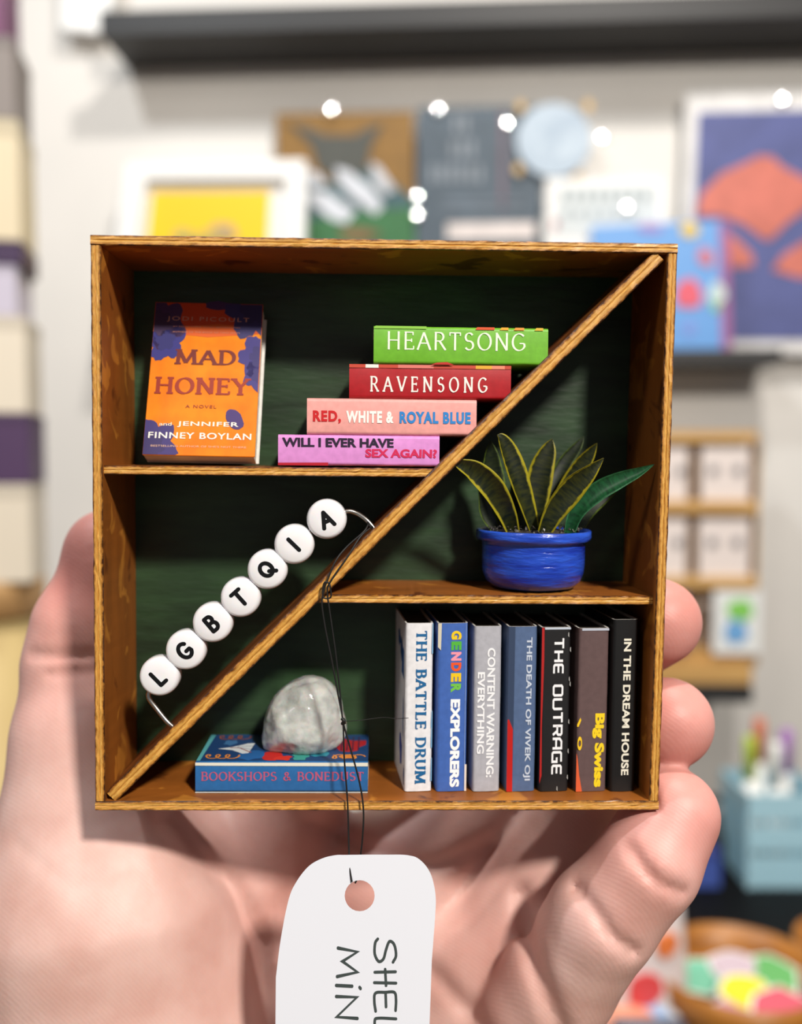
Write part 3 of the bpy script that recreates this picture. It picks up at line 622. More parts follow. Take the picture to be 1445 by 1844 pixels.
# ================================================================ BOOKS
PAGE = mat('page_block', srgb(196, 188, 174), 0.7, srgb(160, 150, 136), 900, (1, 1, 0.05), bump=.5, bscale=2500, bdist=.0001)
PAGE_SHADED = mat('page_block_shaded', srgb(60, 54, 48), 0.8)  # page colour darkened to stand in for shelf shade on the tops
def book(M, th, H, dep, cover, label, cat='book', group=None, page=PAGE, back=None, seed=0, sheath=.00028):
    """canonical: spine faces -y, thickness along x, height along z, origin at lower-left of the spine"""
    t = thing('miniature_book', M, label, cat, group)
    r = min(.0006, th*.2); s = sheath; n = 5; rr = random.Random(seed)
    out = [(0, dep), (0, r)]+[(r-r*math.cos(math.pi/2*k/n), r-r*math.sin(math.pi/2*k/n)) for k in range(1, n)]+[(r, 0), (th/2, -.00008), (th-r, 0)]+[(th-r+r*math.sin(math.pi/2*k/n), r-r*math.cos(math.pi/2*k/n)) for k in range(1, n)]+[(th, r), (th, dep)]
    ri = max(r-s, .0001)
    inn = [(s, dep), (s, r)]+[(r-ri*math.cos(math.pi/2*k/n), r-ri*math.sin(math.pi/2*k/n)) for k in range(1, n)]+[(r, s), (th/2, s-.00008), (th-r, s)]+[(th-r+ri*math.sin(math.pi/2*k/n), r-ri*math.cos(math.pi/2*k/n)) for k in range(1, n)]+[(th-s, r), (th-s, dep)]
    m = len(out); nz = 14; vs = []
    for z in range(nz+1):
        for ring_ in (out, inn):
            for k, (x, y) in enumerate(ring_):
                j = rr.uniform(-1, 1)*.00003; vs.append((x+j*(1 if 1 < k < m-2 else .5), y+j, H*z/nz))
    fs = []; mi = []
    for z in range(nz):
        a = z*2*m; b = a+2*m
        for k in range(m-1):
            fs.append((a+k, a+k+1, b+k+1, b+k)); mi.append(0); fs.append((a+m+k, b+m+k, b+m+k+1, a+m+k+1)); mi.append(1)
        fs += [(a+m, a, b, b+m), (a+m-1, a+2*m-1, b+2*m-1, b+m-1)]; mi += [1, 1]
    for k in range(m-1):
        fs.append((k, m+k, m+k+1, k+1)); mi.append(1); a = nz*2*m; fs.append((a+k, a+k+1, a+m+k+1, a+m+k)); mi.append(1)
    mesh('cover', vs, fs, None, t, True, [cover, paper(226, 224, 218)], mi)
    try: t.children[0].data.set_sharp_from_angle(angle=.7)
    except Exception: pass
    b = MBld(); e = .0004; b.box(s+.00002, th-s-.00002, r*1.0+.0002, dep-e, e, H-e); b.build('pages', page, t)
    return t
INK = {}
def ink(r, g, b):
    if (r, g, b) not in INK: INK[(r, g, b)] = mat('ink_%d_%d_%d' % (r, g, b), srgb(r, g, b), 0.5)
    return INK[(r, g, b)]
SL = -.00010
def spine_text(t, geo, th, H, s0, s1, c0, c1, m, name='title'):
    # s along reading direction (down the canonical spine), c across 0=left(text bottom) 1=right (text top)
    return put_text(geo, (c0*th, SL, H*(1-s0)), (0, 0, -1), (1, 0, 0), H*(s1-s0), th*(c1-c0), m, name, t)
def spine_flat(t, poly, th, H, m, name, lift=.00001):
    return flat([(H*s, th*c) for s, c in poly], (0, SL, H), (0, 0, -1), (1, 0, 0), m, name, t, lift)
FLATR = Matrix(((0, 0, -1, 0), (0, 1, 0, 0), (1, 0, 0, 0), (0, 0, 0, 1)))
def flat_book(px0, px1, py0, py1, yl, zbase, dep, cover, label, group=None, rz=0, tilt=0, H=None, page=PAGE, seed=0):
    a = B(px0, py1, yl); b = B(px1, py0, yl); zb = zbase if zbase is not None else a.z
    th = b.z-zb; Hh = b.x-a.x
    ex = (Matrix.Rotation(rz, 4, 'Z') @ Matrix.Rotation(tilt, 4, 'Y'))
    M = MB @ Matrix.Translation((b.x, yl, zb)) @ ex @ FLATR
    return book(M, th-.00002, Hh, dep, cover, label, 'book', group, page, seed=seed), th-.00002, Hh, zb+th

g1 = 'books stacked flat on the left shelf'
YS = .0022
t, th, H, z = flat_book(501, 792, 785, 838, YS, zS+.0003, .0165, paper(222, 146, 216), 'pink-lilac book lying lowest in the flat stack', g1, seed=1)
spine_text(t, bfont('WILL I EVER HAVE', .04), th, H, .025, .715, .60, .90, ink(36, 18, 48))
spine_text(t, bfont('SEX AGAIN?', .04), th, H, .54, .985, .28, .56, ink(206, 30, 84), 'title_line')
spine_flat(t, [(.0, .0), (.31, .0), (.31, .10), (.0, .08)], th, H, ink(176, 16, 40), 'red_band')
t, th, H, z = flat_book(553, 859, 720, 778, YS+.0002, z+.00003, .0160, paper(240, 168, 162), 'salmon pink book with tricolour lettering, second from the bottom of the stack', g1, rz=.004, seed=2)
spine_text(t, bfont('RED,', .045, 1.15), th, H, .035, .20, .30, .66, ink(200, 20, 28))
spine_text(t, bfont('WHITE &', .045, 1.15), th, H, .23, .51, .33, .66, ink(250, 246, 240), 'title_line')
spine_text(t, bfont('ROYAL BLUE', .045, 1.15), th, H, .545, .965, .33, .66, ink(38, 130, 206), 'title_line')
t, th, H, z = flat_book(629, 921, 659, 717, YS+.0004, z+.00003, .0155, paper(176, 24, 34), 'crimson book with spaced white lettering in the flat stack', g1, rz=-.004, seed=3)
spine_text(t, stroke_text('RAVENSONG', thick=.16, thin=.07, serif=.11, gap=.42), th, H, .13, .855, .20, .66, ink(246, 236, 230))
spine_flat(t, [(0, .90), (1, .90), (1, 1.0), (0, 1.0)], th, H, ink(196, 70, 50), 'top_band')
for i, (s, w_, c) in enumerate(((.10, .08, (240, 236, 230)), (.30, .22, (220, 120, 110)), (.78, .10, (226, 170, 50)), (.88, .08, (236, 140, 110)))):
    spine_flat(t, [(s, .90), (s+w_, .90), (s+w_, 1), (s, 1)], th, H, ink(*c), 'band_patch', .00002)
t, th, H, z = flat_book(673, 988, 591, 656, YS+.0002, z+.00003, .0160, paper(112, 184, 44), 'bright green book on top of the flat stack', g1, rz=.008, seed=4)
spine_text(t, stroke_text('HEARTSONG', thick=.12, thin=.05, serif=.06, gap=.16), th, H, .08, .87, .38, .86, ink(236, 250, 226))
for i, (s, w_, c) in enumerate(((.0, .3, (140, 200, 70)), (.58, .11, (214, 80, 30)), (.72, .05, (232, 170, 40)), (.80, .06, (226, 150, 50)), (.92, .05, (220, 180, 50)))):
    spine_flat(t, [(s, .93), (s+w_, .93), (s+w_, 1), (s+.01, 1)], th, H, ink(*c), 'band_patch')
spine_flat(t, [(.33, 0), (.46, 0), (.42, .07), (.36, .05)], th, H, ink(190, 40, 30), 'red_fleck')

# standing spine-out books
def stand(px0, px1, pyt, pyb, cover, label, dep=.0165, page=PAGE_SHADED, seed=0, rz=0.08, lean=0.0):
    p = Bz((px0+px1)/2, pyb, FLOORZ); yl = max(p.y, .0012); a = B(px0, pyb, yl); b = B(px1, pyt, yl)
    yl = min(yl, DEP-dep-.0003) if dep > DEP-yl-.0003 else yl
    dep = min(dep, DEP-.0004-yl)
    M = MB @ Matrix.Translation((a.x, yl, FLOORZ+.00012)) @ Matrix.Rotation(rz, 4, 'Z') @ Matrix.Rotation(lean, 4, 'Y')
    th, H = b.x-a.x, b.z-FLOORZ-.0001
    return book(M, th, H, dep, cover, label, 'book', 'books standing on the box floor', page, seed=seed), th, H
t, th, H = stand(728, 781, 1122, 1425, paper(232, 232, 236), 'white standing book with blue serif lettering, nearest the middle', seed=11)
spine_text(t, stroke_text('THE BATTLE DRUM', thick=.22, thin=.08, serif=.15, gap=.14), th, H, .045, .955, .38, .78, ink(20, 96, 150))
for s, w_ in ((.0, .18), (.52, .10), (.62, .12), (.80, .14)): spine_flat(t, [(s, .975), (s+w_, .955), (s+w_, 1), (s, 1)], th, H, ink(120, 170, 210), 'blue_fleck')
for i, (yy, zz_, ry, rz_) in enumerate(((.0035, .74, .0020, .0028), (.0060, .82, .0018, .0022), (.0026, .42, .0005, .0030), (.0060, .20, .0018, .0030), (.0012, .08, .0008, .0020), (.0095, .86, .002, .0016))):
    P = blob(yy, zz_*H, ry, rz_, 11, .35, i+3)
    mesh('cover_print', [(-.00003, p[0], p[1]) for p in P], [tuple(range(len(P)))], ink(34, 84, 150) if i != 3 else ink(40, 70, 170), t)
t, th, H = stand(785.5, 844, 1122, 1425, paper(66, 104, 182), 'blue standing book with rainbow and white lettering', seed=12)
cols = [(236, 200, 20), (80, 176, 60), (240, 150, 170), (234, 84, 30), (236, 196, 20), (110, 190, 70)]
L = .335/6
for i, ch in enumerate('GENDER'): spine_text(t, bfont(ch, .06), th, H, .045+i*.0625, .045+i*.0625+.052, .44, .78, ink(*cols[i]), 'title_letter')
spine_text(t, bfont('EXPLORERS', .05), th, H, .45, .975, .44, .76, ink(248, 248, 250))
spine_flat(t, [(0, 0), (.14, 0), (.16, .10), (0, .12)], th, H, ink(206, 200, 180), 'pale_patch')
spine_flat(t, [(.84, .94), (1, .93), (1, 1), (.84, 1)], th, H, ink(232, 218, 206), 'pale_patch'); spine_flat(t, [(0, .925), (1, .925), (1, .94), (0, .94)], th, H, ink(150, 176, 226), 'fold_line')
t, th, H = stand(848.5, 902, 1124, 1418, paper(176, 177, 186), 'light grey standing book with two lines of white lettering', seed=13)
spine_text(t, bfont('CONTENT WARNING:', .03), th, H, .13, .915, .48, .77, ink(238, 240, 244)); spine_text(t, bfont('EVERYTHING', .03), th, H, .275, .77, .13, .40, ink(238, 240, 244), 'title_line')
t, th, H = stand(906, 962, 1121, 1411, paper(82, 104, 142), 'slate blue standing book with a red sliver on its spine', seed=14)
spine_text(t, bfont('THE DEATH OF VIVEK OJI', .025), th, H, .065, .935, .57, .82, ink(196, 206, 222))
spine_flat(t, [(0, 0), (1, 0), (1, .20), (0, .22)], th, H, ink(46, 62, 90), 'dark_strip'); spine_flat(t, [(.56, 0), (1, 0), (1, .20), (.62, .19), (.56, .05)], th, H, ink(184, 22, 16), 'red_sliver', .00002)
t, th, H = stand(965, 1023, 1124, 1414, paper(26, 26, 28), 'black standing book with square white techno lettering and red edge', seed=15)
spine_text(t, stroke_text('THE OUTRAGE', TECH, thick=.20, thin=.20, gap=.22), th, H, .065, .895, .40, .76, ink(240, 240, 244))
spine_flat(t, [(0, 0), (.95, 0), (.9, .07), (.6, .05), (.2, .09), (0, .08)], th, H, ink(170, 26, 24), 'red_edge')
for i, (s, c) in enumerate(((.03, .9), (.12, .97), (.3, .95), (.33, .98), (.56, .96), (.74, .96), (.9, .95), (.97, .6))): spine_flat(t, [(s, c), (s+.02, c-.01), (s+.03, c+.03), (s, c+.02)], th, H, ink(170, 170, 168), 'worn_spot', .00002)
spine_flat(t, [(0, .1), (.012, .1), (.012, .98), (0, .98)], th, H, ink(190, 200, 214), 'worn_top', .00002)
t, th, H = stand(1029, 1090, 1125, 1413, paper(98, 78, 78), 'mauve brown standing book with yellow lettering', seed=16)
spine_text(t, bfont('Big Swiss', .05), th, H, .52, .975, .50, .90, ink(240, 206, 30))
spine_flat(t, [(.76, 0), (1, 0), (1, .20), (.9, .10), (.8, .04)], th, H, ink(216, 92, 50), 'orange_patch')
spine_text(t, stroke_text('O', FT, thick=.26, gap=.1, roundcap=True), th, H, .66, .745, .02, .17, ink(240, 196, 30), 'yellow_curl')
spine_flat(t, [(.545, .10), (.56, .13), (.60, .05), (.60, .0), (.585, .0)], th, H, ink(240, 196, 30), 'yellow_mark')
spine_flat(t, [(0, .1), (.014, .1), (.014, .98), (0, .98)], th, H, ink(180, 186, 200), 'worn_top', .00002)
t, th, H = stand(1097, 1150, 1115, 1424, paper(18, 18, 19), 'black standing book with thin white capitals beside the right wall', seed=17)
spine_text(t, bfont('IN THE DREAM HOUSE', .028), th, H, .11, .905, .42, .72, ink(232, 228, 212))

# flat book on the floor
p = Bz(500, 1428, FLOORZ); yb_ = max(p.y, .001)
t, th, H, zbk = flat_book(352, 663, 1373, 1428, yb_, FLOORZ+.00005, .0162, paper(40, 104, 166), 'blue book lying flat on the box floor under the crystal', seed=21)
spine_text(t, stroke_text('BOOKSHOPS & BONEDUST', thick=.17, thin=.07, serif=.12, gap=.12), th, H, .035, .975, .40, .70, ink(180, 86, 120))
spine_flat(t, [(0, .90), (1, .88), (1, 1.0), (0, 1.0)], th, H, ink(224, 222, 208), 'cream_band')
spine_flat(t, [(0, 0), (1, 0), (1, .04), (0, .04)], th, H, ink(190, 196, 196), 'pale_edge')
# cover art on its upper face (canonical +x face): coords (s along reading, y depth)
def top_flat(poly, c, name, lift):
    return flat([(s*H, y) for s, y in poly], (th, 0, H), (0, 0, -1), (0, 1, 0), ink(*c), name, t, lift)
top_flat([(.0, .0008), (1, .0008), (1, .0160), (0, .0160)], (26, 62, 110), 'cover_art', .00003)
top_flat([(.0, .0008), (.022, .0008), (.03, .0160), (0, .0160)], (90, 170, 176), 'cover_edge', .00004)
for i, (s, y, rs, ry, c) in enumerate(((.42, .0035, .06, .0026, (190, 36, 30)), (.50, .0022, .05, .0014, (206, 50, 36)), (.88, .0100, .10, .004, (170, 30, 40)), (.80, .012, .06, .003, (150, 36, 60)), (.72, .0050, .06, .002, (50, 140, 160)), (.60, .003, .05, .0016, (60, 150, 140)), (.30, .004, .07, .003, (36, 96, 160)), (.15, .011, .05, .0018, (60, 110, 160)))):
    P = [(min(max(a_, .01*H), .985*H), min(max(b_, .0009), .0158)) for a_, b_ in blob(s*H, y, rs*H, ry, 12, .35, i)]; flat(P, (th, 0, H), (0, 0, -1), (0, 1, 0), ink(*c), 'cover_shape', t, .00004+i*.000002)
P = [(.09*H, .0074), (.17*H, .0084), (.26*H, .0106), (.30*H, .0108), (.285*H, .0050), (.25*H, .0046), (.18*H, .0066)]
flat(P, (th, 0, H), (0, 0, -1), (0, 1, 0), ink(214, 222, 226), 'white_wing', t, .00007)
def tri_ribbon(pts, w_, c, name, lf):
    v, f = [], []
    for i, p in enumerate(pts):
        a = Vector(pts[max(i-1, 0)]); b = Vector(pts[min(i+1, len(pts)-1)]); d = (b-a).normalized(); nn = Vector((-d.y, d.x))*w_/2
        for q in (Vector(p)+nn, Vector(p)-nn): v.append((th+lf, q.y, H-q.x))
    for i in range(len(pts)-1): f.append((2*i, 2*i+2, 2*i+3, 2*i+1))
    mesh(name, v, f, ink(*c), t)
def curl(x, y, sx, n=34): return [(x*H+sx*(k/n)*.0055+.0007*math.cos(k*.6), y+.0011*math.sin(k*.6)) for k in range(n)]
tri_ribbon(curl(.04, .0030, 1), .00035, (220, 140, 60), 'gold_scroll', .00008); tri_ribbon(curl(.96, .0030, -1), .00035, (220, 140, 60), 'gold_scroll', .00008)
tri_ribbon(curl(.06, .0142, 1), .0003, (150, 80, 36), 'gold_scroll', .00008); tri_ribbon([(.30*H, .0052), (.22*H, .0078), (.16*H, .0080)], .0003, (150, 90, 90), 'wing_line', .00009)
tri_ribbon([(.29*H, .0070), (.2*H, .0082)], .00015, (60, 80, 110), 'wing_line', .00009); tri_ribbon([(.295*H, .0090), (.2*H, .0086)], .00015, (60, 80, 110), 'wing_line', .00009)
P = blob(.88*H, .0032, .05*H, .0012, 12, .15, 4); flat(P, (th, 0, H), (0, 0, -1), (0, 1, 0), ink(214, 130, 50), 'orange_fish', t, .00006)
for k in range(5): tri_ribbon([((.80+k*.035)*H, .0065), ((.80+k*.035)*H, .0148)], .00022, (60, 24, 60), 'art_line', .00006)

# leaning cover-out book
ya, yt = .0068, .0163
BLp, BRp, TLp = B(256, 818, ya), B(459, 822, ya), B(276, 542, yt); TRp = B(467, 549, yt)
ux = (BRp-BLp); uz = ((TLp-BLp)+(TRp-BRp))/2; Wd, Hd = ux.length, uz.length; ux.normalize(); uz = (uz-ux*uz.dot(ux)).normalized(); un = ux.cross(uz) # into box? x cross z = -y
yax = -un
# local frame: X right, Y away (thickness), Z up the cover
ML = Matrix(((ux.x, yax.x, uz.x, BLp.x), (ux.y, yax.y, uz.y, BLp.y), (ux.z, yax.z, uz.z, BLp.z), (0, 0, 0, 1)))
low = min((ML @ Vector((x, y, 0))).z for x in (0, Wd) for y in (0, .0040))
ML = Matrix.Translation((0, 0, zS+.0003-low)) @ ML
t = thing('miniature_book', MB @ ML, 'orange book with violet flowers leaning cover-out on the left shelf', 'book')
TH = .0040; s = .0003
m = MBld(); m.box(0, Wd, 0, s, 0, Hd, .0001); m.build('cover', mat('orange_cover', srgb(238, 140, 26), .3, srgb(228, 120, 22), 200), t)
m = MBld(); m.box(0, Wd+.0003, TH-s, TH, 0, Hd-.001, .0001); m.box(0, s, s, TH-s, .0002, Hd); m.build('back_cover', paper(214, 214, 208), t)
m = MBld(); m.box(s, Wd-.0002, s, TH-s, .00005, Hd-.0003); m.build('pages', mat('soft_pages', srgb(240, 236, 228), .7, srgb(206, 198, 186), 600, (.1, 3, 1), bump=.6, bscale=1500, bdist=.0001), t)
fc = lambda poly, c, name, lf=.00003: flat([(x*Wd, z_*Hd) for x, z_ in poly], (0, -.00001, 0), (1, 0, 0), (0, 0, 1), ink(*c), name, t, lf)
def clipb(P): return [(min(max(x, 0.004), .996), min(max(y, 0.003), .997)) for x, y in P]
fc([(0, .86), (.3, .84), (.6, .86), (1, .84), (1, 1), (0, 1)], (206, 66, 24), 'red_wash'); fc([(0, .80), (.5, .77), (1, .80), (1, .84), (.6, .86), (.3, .84), (0, .86)], (218, 92, 22), 'red_wash')
def flower(cx, cy, r, seed, c=(58, 50, 122), pet=6, sq=1.0):
    rr = random.Random(seed); P = []
    for k in range(48):
        a = 2*math.pi*k/48; q = r*(.62+.38*abs(math.cos(a*pet/2+seed))**.6)*rr.uniform(.93, 1.07); P.append((cx+q*math.cos(a), cy+q*sq*math.sin(a)))
    fc(clipb(P), c, 'flower_print', .00005)
    P2_ = [(cx+(x-cx)*.5, cy+(y-cy)*.5) for x, y in P]; fc(clipb(P2_), tuple(int(k*.85)+2 for k in c), 'flower_heart', .00006)
A = .72
flower(.05, .86, .25, 1, (70, 46, 92), 6, A); flower(.12, .74, .19, 5, (48, 46, 124), 5, A); flower(.92, .96, .28, 2, (50, 46, 100), 5, A); flower(1.0, .65, .21, 3, (58, 50, 122), 6, A); flower(1.0, .52, .15, 7, (60, 52, 124), 5, A); flower(.08, .06, .24, 4, (60, 48, 112), 6, A)
fc(blob(.80, .235, .09, .055, 20, .05, 2, -.5), (66, 44, 110), 'petal_print', .00006); fc(blob(.62, .985, .16, .03, 14, .2, 2, 0), (66, 42, 90), 'petal_print', .00004)
ct = lambda geo, x0, x1, z0, z1, c, name='title': put_text(geo, (x0*Wd, -.00001, z0*Hd), (1, 0, 0), (0, 0, 1), (x1-x0)*Wd, (z1-z0)*Hd, ink(*c), name, t, .00009)
ct(bfont('JODI PICOULT', .0, 1.25), .12, .88, .868, .905, (214, 150, 130), 'author_line')
ct(bfont('#1 NEW YORK TIMES BESTSELLING', .0), .18, .80, .832, .842, (196, 120, 96), 'author_line'); ct(bfont('AUTHOR OF THE BOOK OF TWO WAYS', .0), .18, .80, .796, .806, (206, 140, 110), 'author_line')
ct(stroke_text('MAD', thick=.19, thin=.08, serif=.15, gap=.12), .22, .78, .585, .685, (112, 34, 26)); ct(stroke_text('HONEY', thick=.19, thin=.08, serif=.15, gap=.12), .06, .93, .39, .50, (150, 44, 22), 'title_line')
ct(bfont('A NOVEL', .01, 1.2), .35, .63, .302, .322, (150, 60, 20), 'author_line'); ct(bfont('and', .01), .13, .24, .185, .207, (236, 220, 196), 'author_line')
ct(bfont('JENNIFER', .016, 1.1), .29, .84, .178, .215, (244, 236, 222), 'author_line'); ct(bfont('FINNEY BOYLAN', .016, 1.1), .04, .96, .105, .145, (244, 236, 226), 'author_line'); ct(bfont('BESTSELLING AUTHOR OF SHE\'S NOT THERE', .0), .07, .92, .052, .064, (222, 180, 150), 'author_line')

# ================================================================ CRYSTAL
cq = B(549, 1290, yb_+.0085); rad = 1/((B(649, 1290, yb_+.0085).x-cq.x)/100)   # px per metre
outl = [(549, 1360), (590, 1356), (612, 1340), (624, 1322), (618, 1280), (604, 1238), (585, 1222), (560, 1216), (535, 1222), (512, 1236), (492, 1256), (480, 1282), (475, 1312), (473, 1340), (480, 1354), (512, 1361)]
oc = [((x-549)/rad, (1292-y)/rad) for x, y in outl]; oa = sorted([(math.atan2(b, a), math.hypot(a, b)) for a, b in oc])
def orad(a):
    n = len(oa)
    for i in range(n):
        a0, r0 = oa[i]; a1, r1 = oa[(i+1) % n]
        if i == n-1: a1 += 2*math.pi
        aa = a if a >= oa[0][0] else a+2*math.pi
        if a0 <= aa <= a1: return r0+(r1-r0)*(aa-a0)/(a1-a0)
    return oa[0][1]
t = thing('quartz_crystal', MB @ Matrix.Translation((cq.x, cq.y, zbk)), 'tumbled milky white quartz resting on the blue flat book', 'crystal')
import bmesh
bm = bmesh.new(); bmesh.ops.create_icosphere(bm, subdivisions=5, radius=1)
cz = (B(549, 1292, yb_+.0085).z)-zbk
random.seed(3); planes = [(Vector((random.gauss(0, 1), random.gauss(-.3, 1), random.gauss(.2, 1))).normalized(), random.uniform(.80, .93)) for _ in range(16)]
for v in bm.verts:
    d = v.co.normalized(); h = math.hypot(d.x, d.z); a = math.atan2(d.z, d.x)
    r = orad(a) if h > 1e-6 else .006
    p = Vector((d.x*r, d.y*.0072, d.z*r)); u = Vector((d.x, d.y, d.z)); k = 1.0
    if abs(d.y) > .25:
        for n_, dd_ in planes:
            q = u.dot(n_)
            if q > dd_: k = min(k, dd_/q*.8+.2)
    k += .03*mnoise.noise(u*2.6)*min(1, abs(d.y)*2)+.022*mnoise.noise(u*7)*min(1, abs(d.y)*2)+.014*mnoise.noise(u*15)
    p *= k; p.z = max(p.z+cz, .00004); v.co = p
me = bpy.data.meshes.new('crystal_body'); bm.to_mesh(me); bm.free(); me.polygons.foreach_set('use_smooth', [True]*len(me.polygons))
QZ = mat('milky_quartz', srgb(190, 193, 190), 0.16, srgb(222, 225, 221), 300, sss=.5, sssr=.0018, trans=.25, bump=.55, bscale=420, bdist=.0005, ramp=(.38, .60), coat=.4)
me.materials.append(QZ); o = bpy.data.objects.new('crystal_body', me); C.objects.link(o); o.parent = t
# inner fracture flakes
for i, (x, y, s_) in enumerate(((560, 1250, 5), (600, 1334, 5), (500, 1312, 6), (548, 1237, 6), (520, 1345, 6), (585, 1300, 4), (605, 1345, 4))):
    pass

# ================================================================ LETTER BEADS ON WIRE
yw = .0036
t = thing('letter_bead_string', MB.copy(), 'row of seven white letter beads on a silver wire along the divider', 'bead string')
t.matrix_world = MB
WIRE = mat('silver_wire', srgb(206, 202, 196), .28, metal=1.0); BEAD = mat('white_bead', srgb(238, 238, 242), .16, sss=.15, sssr=.0008, coat=.4); BK = mat('bead_ink', srgb(10, 10, 12), .35)
P = [B(312, 1309, .0030), B(300, 1298, .0030), B(283, 1277, yw), B(268, 1256, yw), B(272, 1240, yw)]
beads = [('L', 290, 1215, 44), ('G', 337, 1168, 45), ('B', 385, 1119, 40), ('T', 435, 1074, 42), ('Q', 483, 1024, 50), ('I', 531, 979, 46), ('A', 589, 934, 24)]
P += [B(x, y, yw) for _, x, y, _ in beads]+[B(622, 921, yw), B(642, 924, yw), B(660, 936, .0030), B(674, 952, .0026), B(677, 956, .0024)]
vs, fs = tube(spline(P, 6), .00042, 12); mesh('wire', vs, fs, WIRE, t, True)
sg = .0034
for ch, x, y, ang in beads:
    c = B(x, y, yw); r = (B(x+36, y, yw).x-c.x)
    prof = [(r*.30, .0019), (r*.80, .0019), (r*.93, .00165), (r, .0009), (r, -.0009), (r*.93, -.00165), (r*.80, -.0019), (r*.3, -.0019)]
    vs, fs = lathe([(a, b) for a, b in prof[::-1]], 44)
    b = mesh('letter_bead', [(c.x+v[0], c.y-v[2], c.z+v[1]) for v in vs], fs, BEAD, t, True)
    b['label'] = 'white disc bead lettered %s' % ch
    a = math.radians(ang); ux_ = Vector((math.cos(a), 0, math.sin(a))); uz_ = Vector((-math.sin(a), 0, math.cos(a)))
    g = {'I': .0} ; hh = .0032; geo = stroke_text(ch, FT, thick=.26, roundcap=True)
    wv = max(v[0] for v in geo[0])-min(v[0] for v in geo[0]); ww = hh*wv/1.2*(1.0 if ch != 'L' else 1.0)
    og = c-ux_*ww/2-uz_*hh/2; og.y = c.y-.0019
    put_text(geo, og, ux_, uz_, ww, hh, BK, 'bead_letter', b, .00003)

# ================================================================ POTTED PLANT
pc = B(961, 1000, .0108); pcx = pc.x; R0 = (B(1052, 1000, .0108).x-B(869, 1000, .0108).x)/2; RR = (B(1065, 960, .0108).x-B(860, 960, .0108).x)/2
Hp = B(960, 962, .0108-RR*.9).z-zR
t = thing('potted_plant', MB @ Matrix.Translation((pcx, .0112, zR+.00012)), 'tiny snake plant with yellow-edged leaves in a blue pot on the right shelf', 'plant')
POT = mat('brushed_blue_paint', srgb(14, 44, 160), .28, srgb(50, 100, 226), 260, (.35, .35, 2.2), bump=1.0, bscale=520, bdist=.0004, ramp=(.35, .72), coat=.5)
prof = [(R0*.62, 0), (R0*.80, .0004), (R0*.92, .0014), (R0*.985, .0030), (R0, .0048), (R0, Hp-.0024), (R0*1.01, Hp-.0019), (RR*.985, Hp-.0017), (RR, Hp-.0012), (RR, Hp-.0002), (RR*.985, Hp), (RR*.93, Hp), (RR*.90, Hp-.0008), (RR*.88, Hp-.0026)]
vs, fs = lathe(prof, 64, caps=False); nn = 64; fs.append(tuple(range(nn-1, -1, -1)))
vs = [(x*(1+.006*mnoise.noise(Vector((x*300, y*300, z*300)))), y, z+.00012*mnoise.noise(Vector((x*250, y*250, 3)))) for x, y, z in vs]
vs = [(x, y, z) if z > .0001 else (x, y, 0) for x, y, z in vs]
mesh('pot', vs, fs, POT, t, True)
vs, fs = lathe([(RR*.90, Hp-.0012), (RR*.6, Hp-.0001), (.0004, Hp+.0003)], 40, caps=False); mesh('soil', vs, fs, mat('dark_soil', srgb(40, 34, 30), .8, srgb(70, 62, 56), 800, bump=1, bscale=1500, bdist=.0004), t, True)
m = MBld(); random.seed(11)
for i in range(260):
    a = random.uniform(0, 2*math.pi); rr_ = RR*.84*math.sqrt(random.random()); c = Vector((rr_*math.cos(a), rr_*math.sin(a), Hp-.0002+.0008*(1-rr_/RR)+random.uniform(0, .0006))); s_ = random.uniform(.00015, .0005)
    d = [Vector((random.uniform(-1, 1), random.uniform(-1, 1), random.uniform(-1, 1)))*s_ for _ in range(4)]
    m.add([c+q for q in d], [(0, 1, 2), (0, 2, 3), (0, 3, 1), (1, 3, 2)])
m.build('gravel', mat('grey_grit', srgb(110, 106, 102), .4, srgb(40, 38, 36), 900), t)['kind'] = 'stuff'
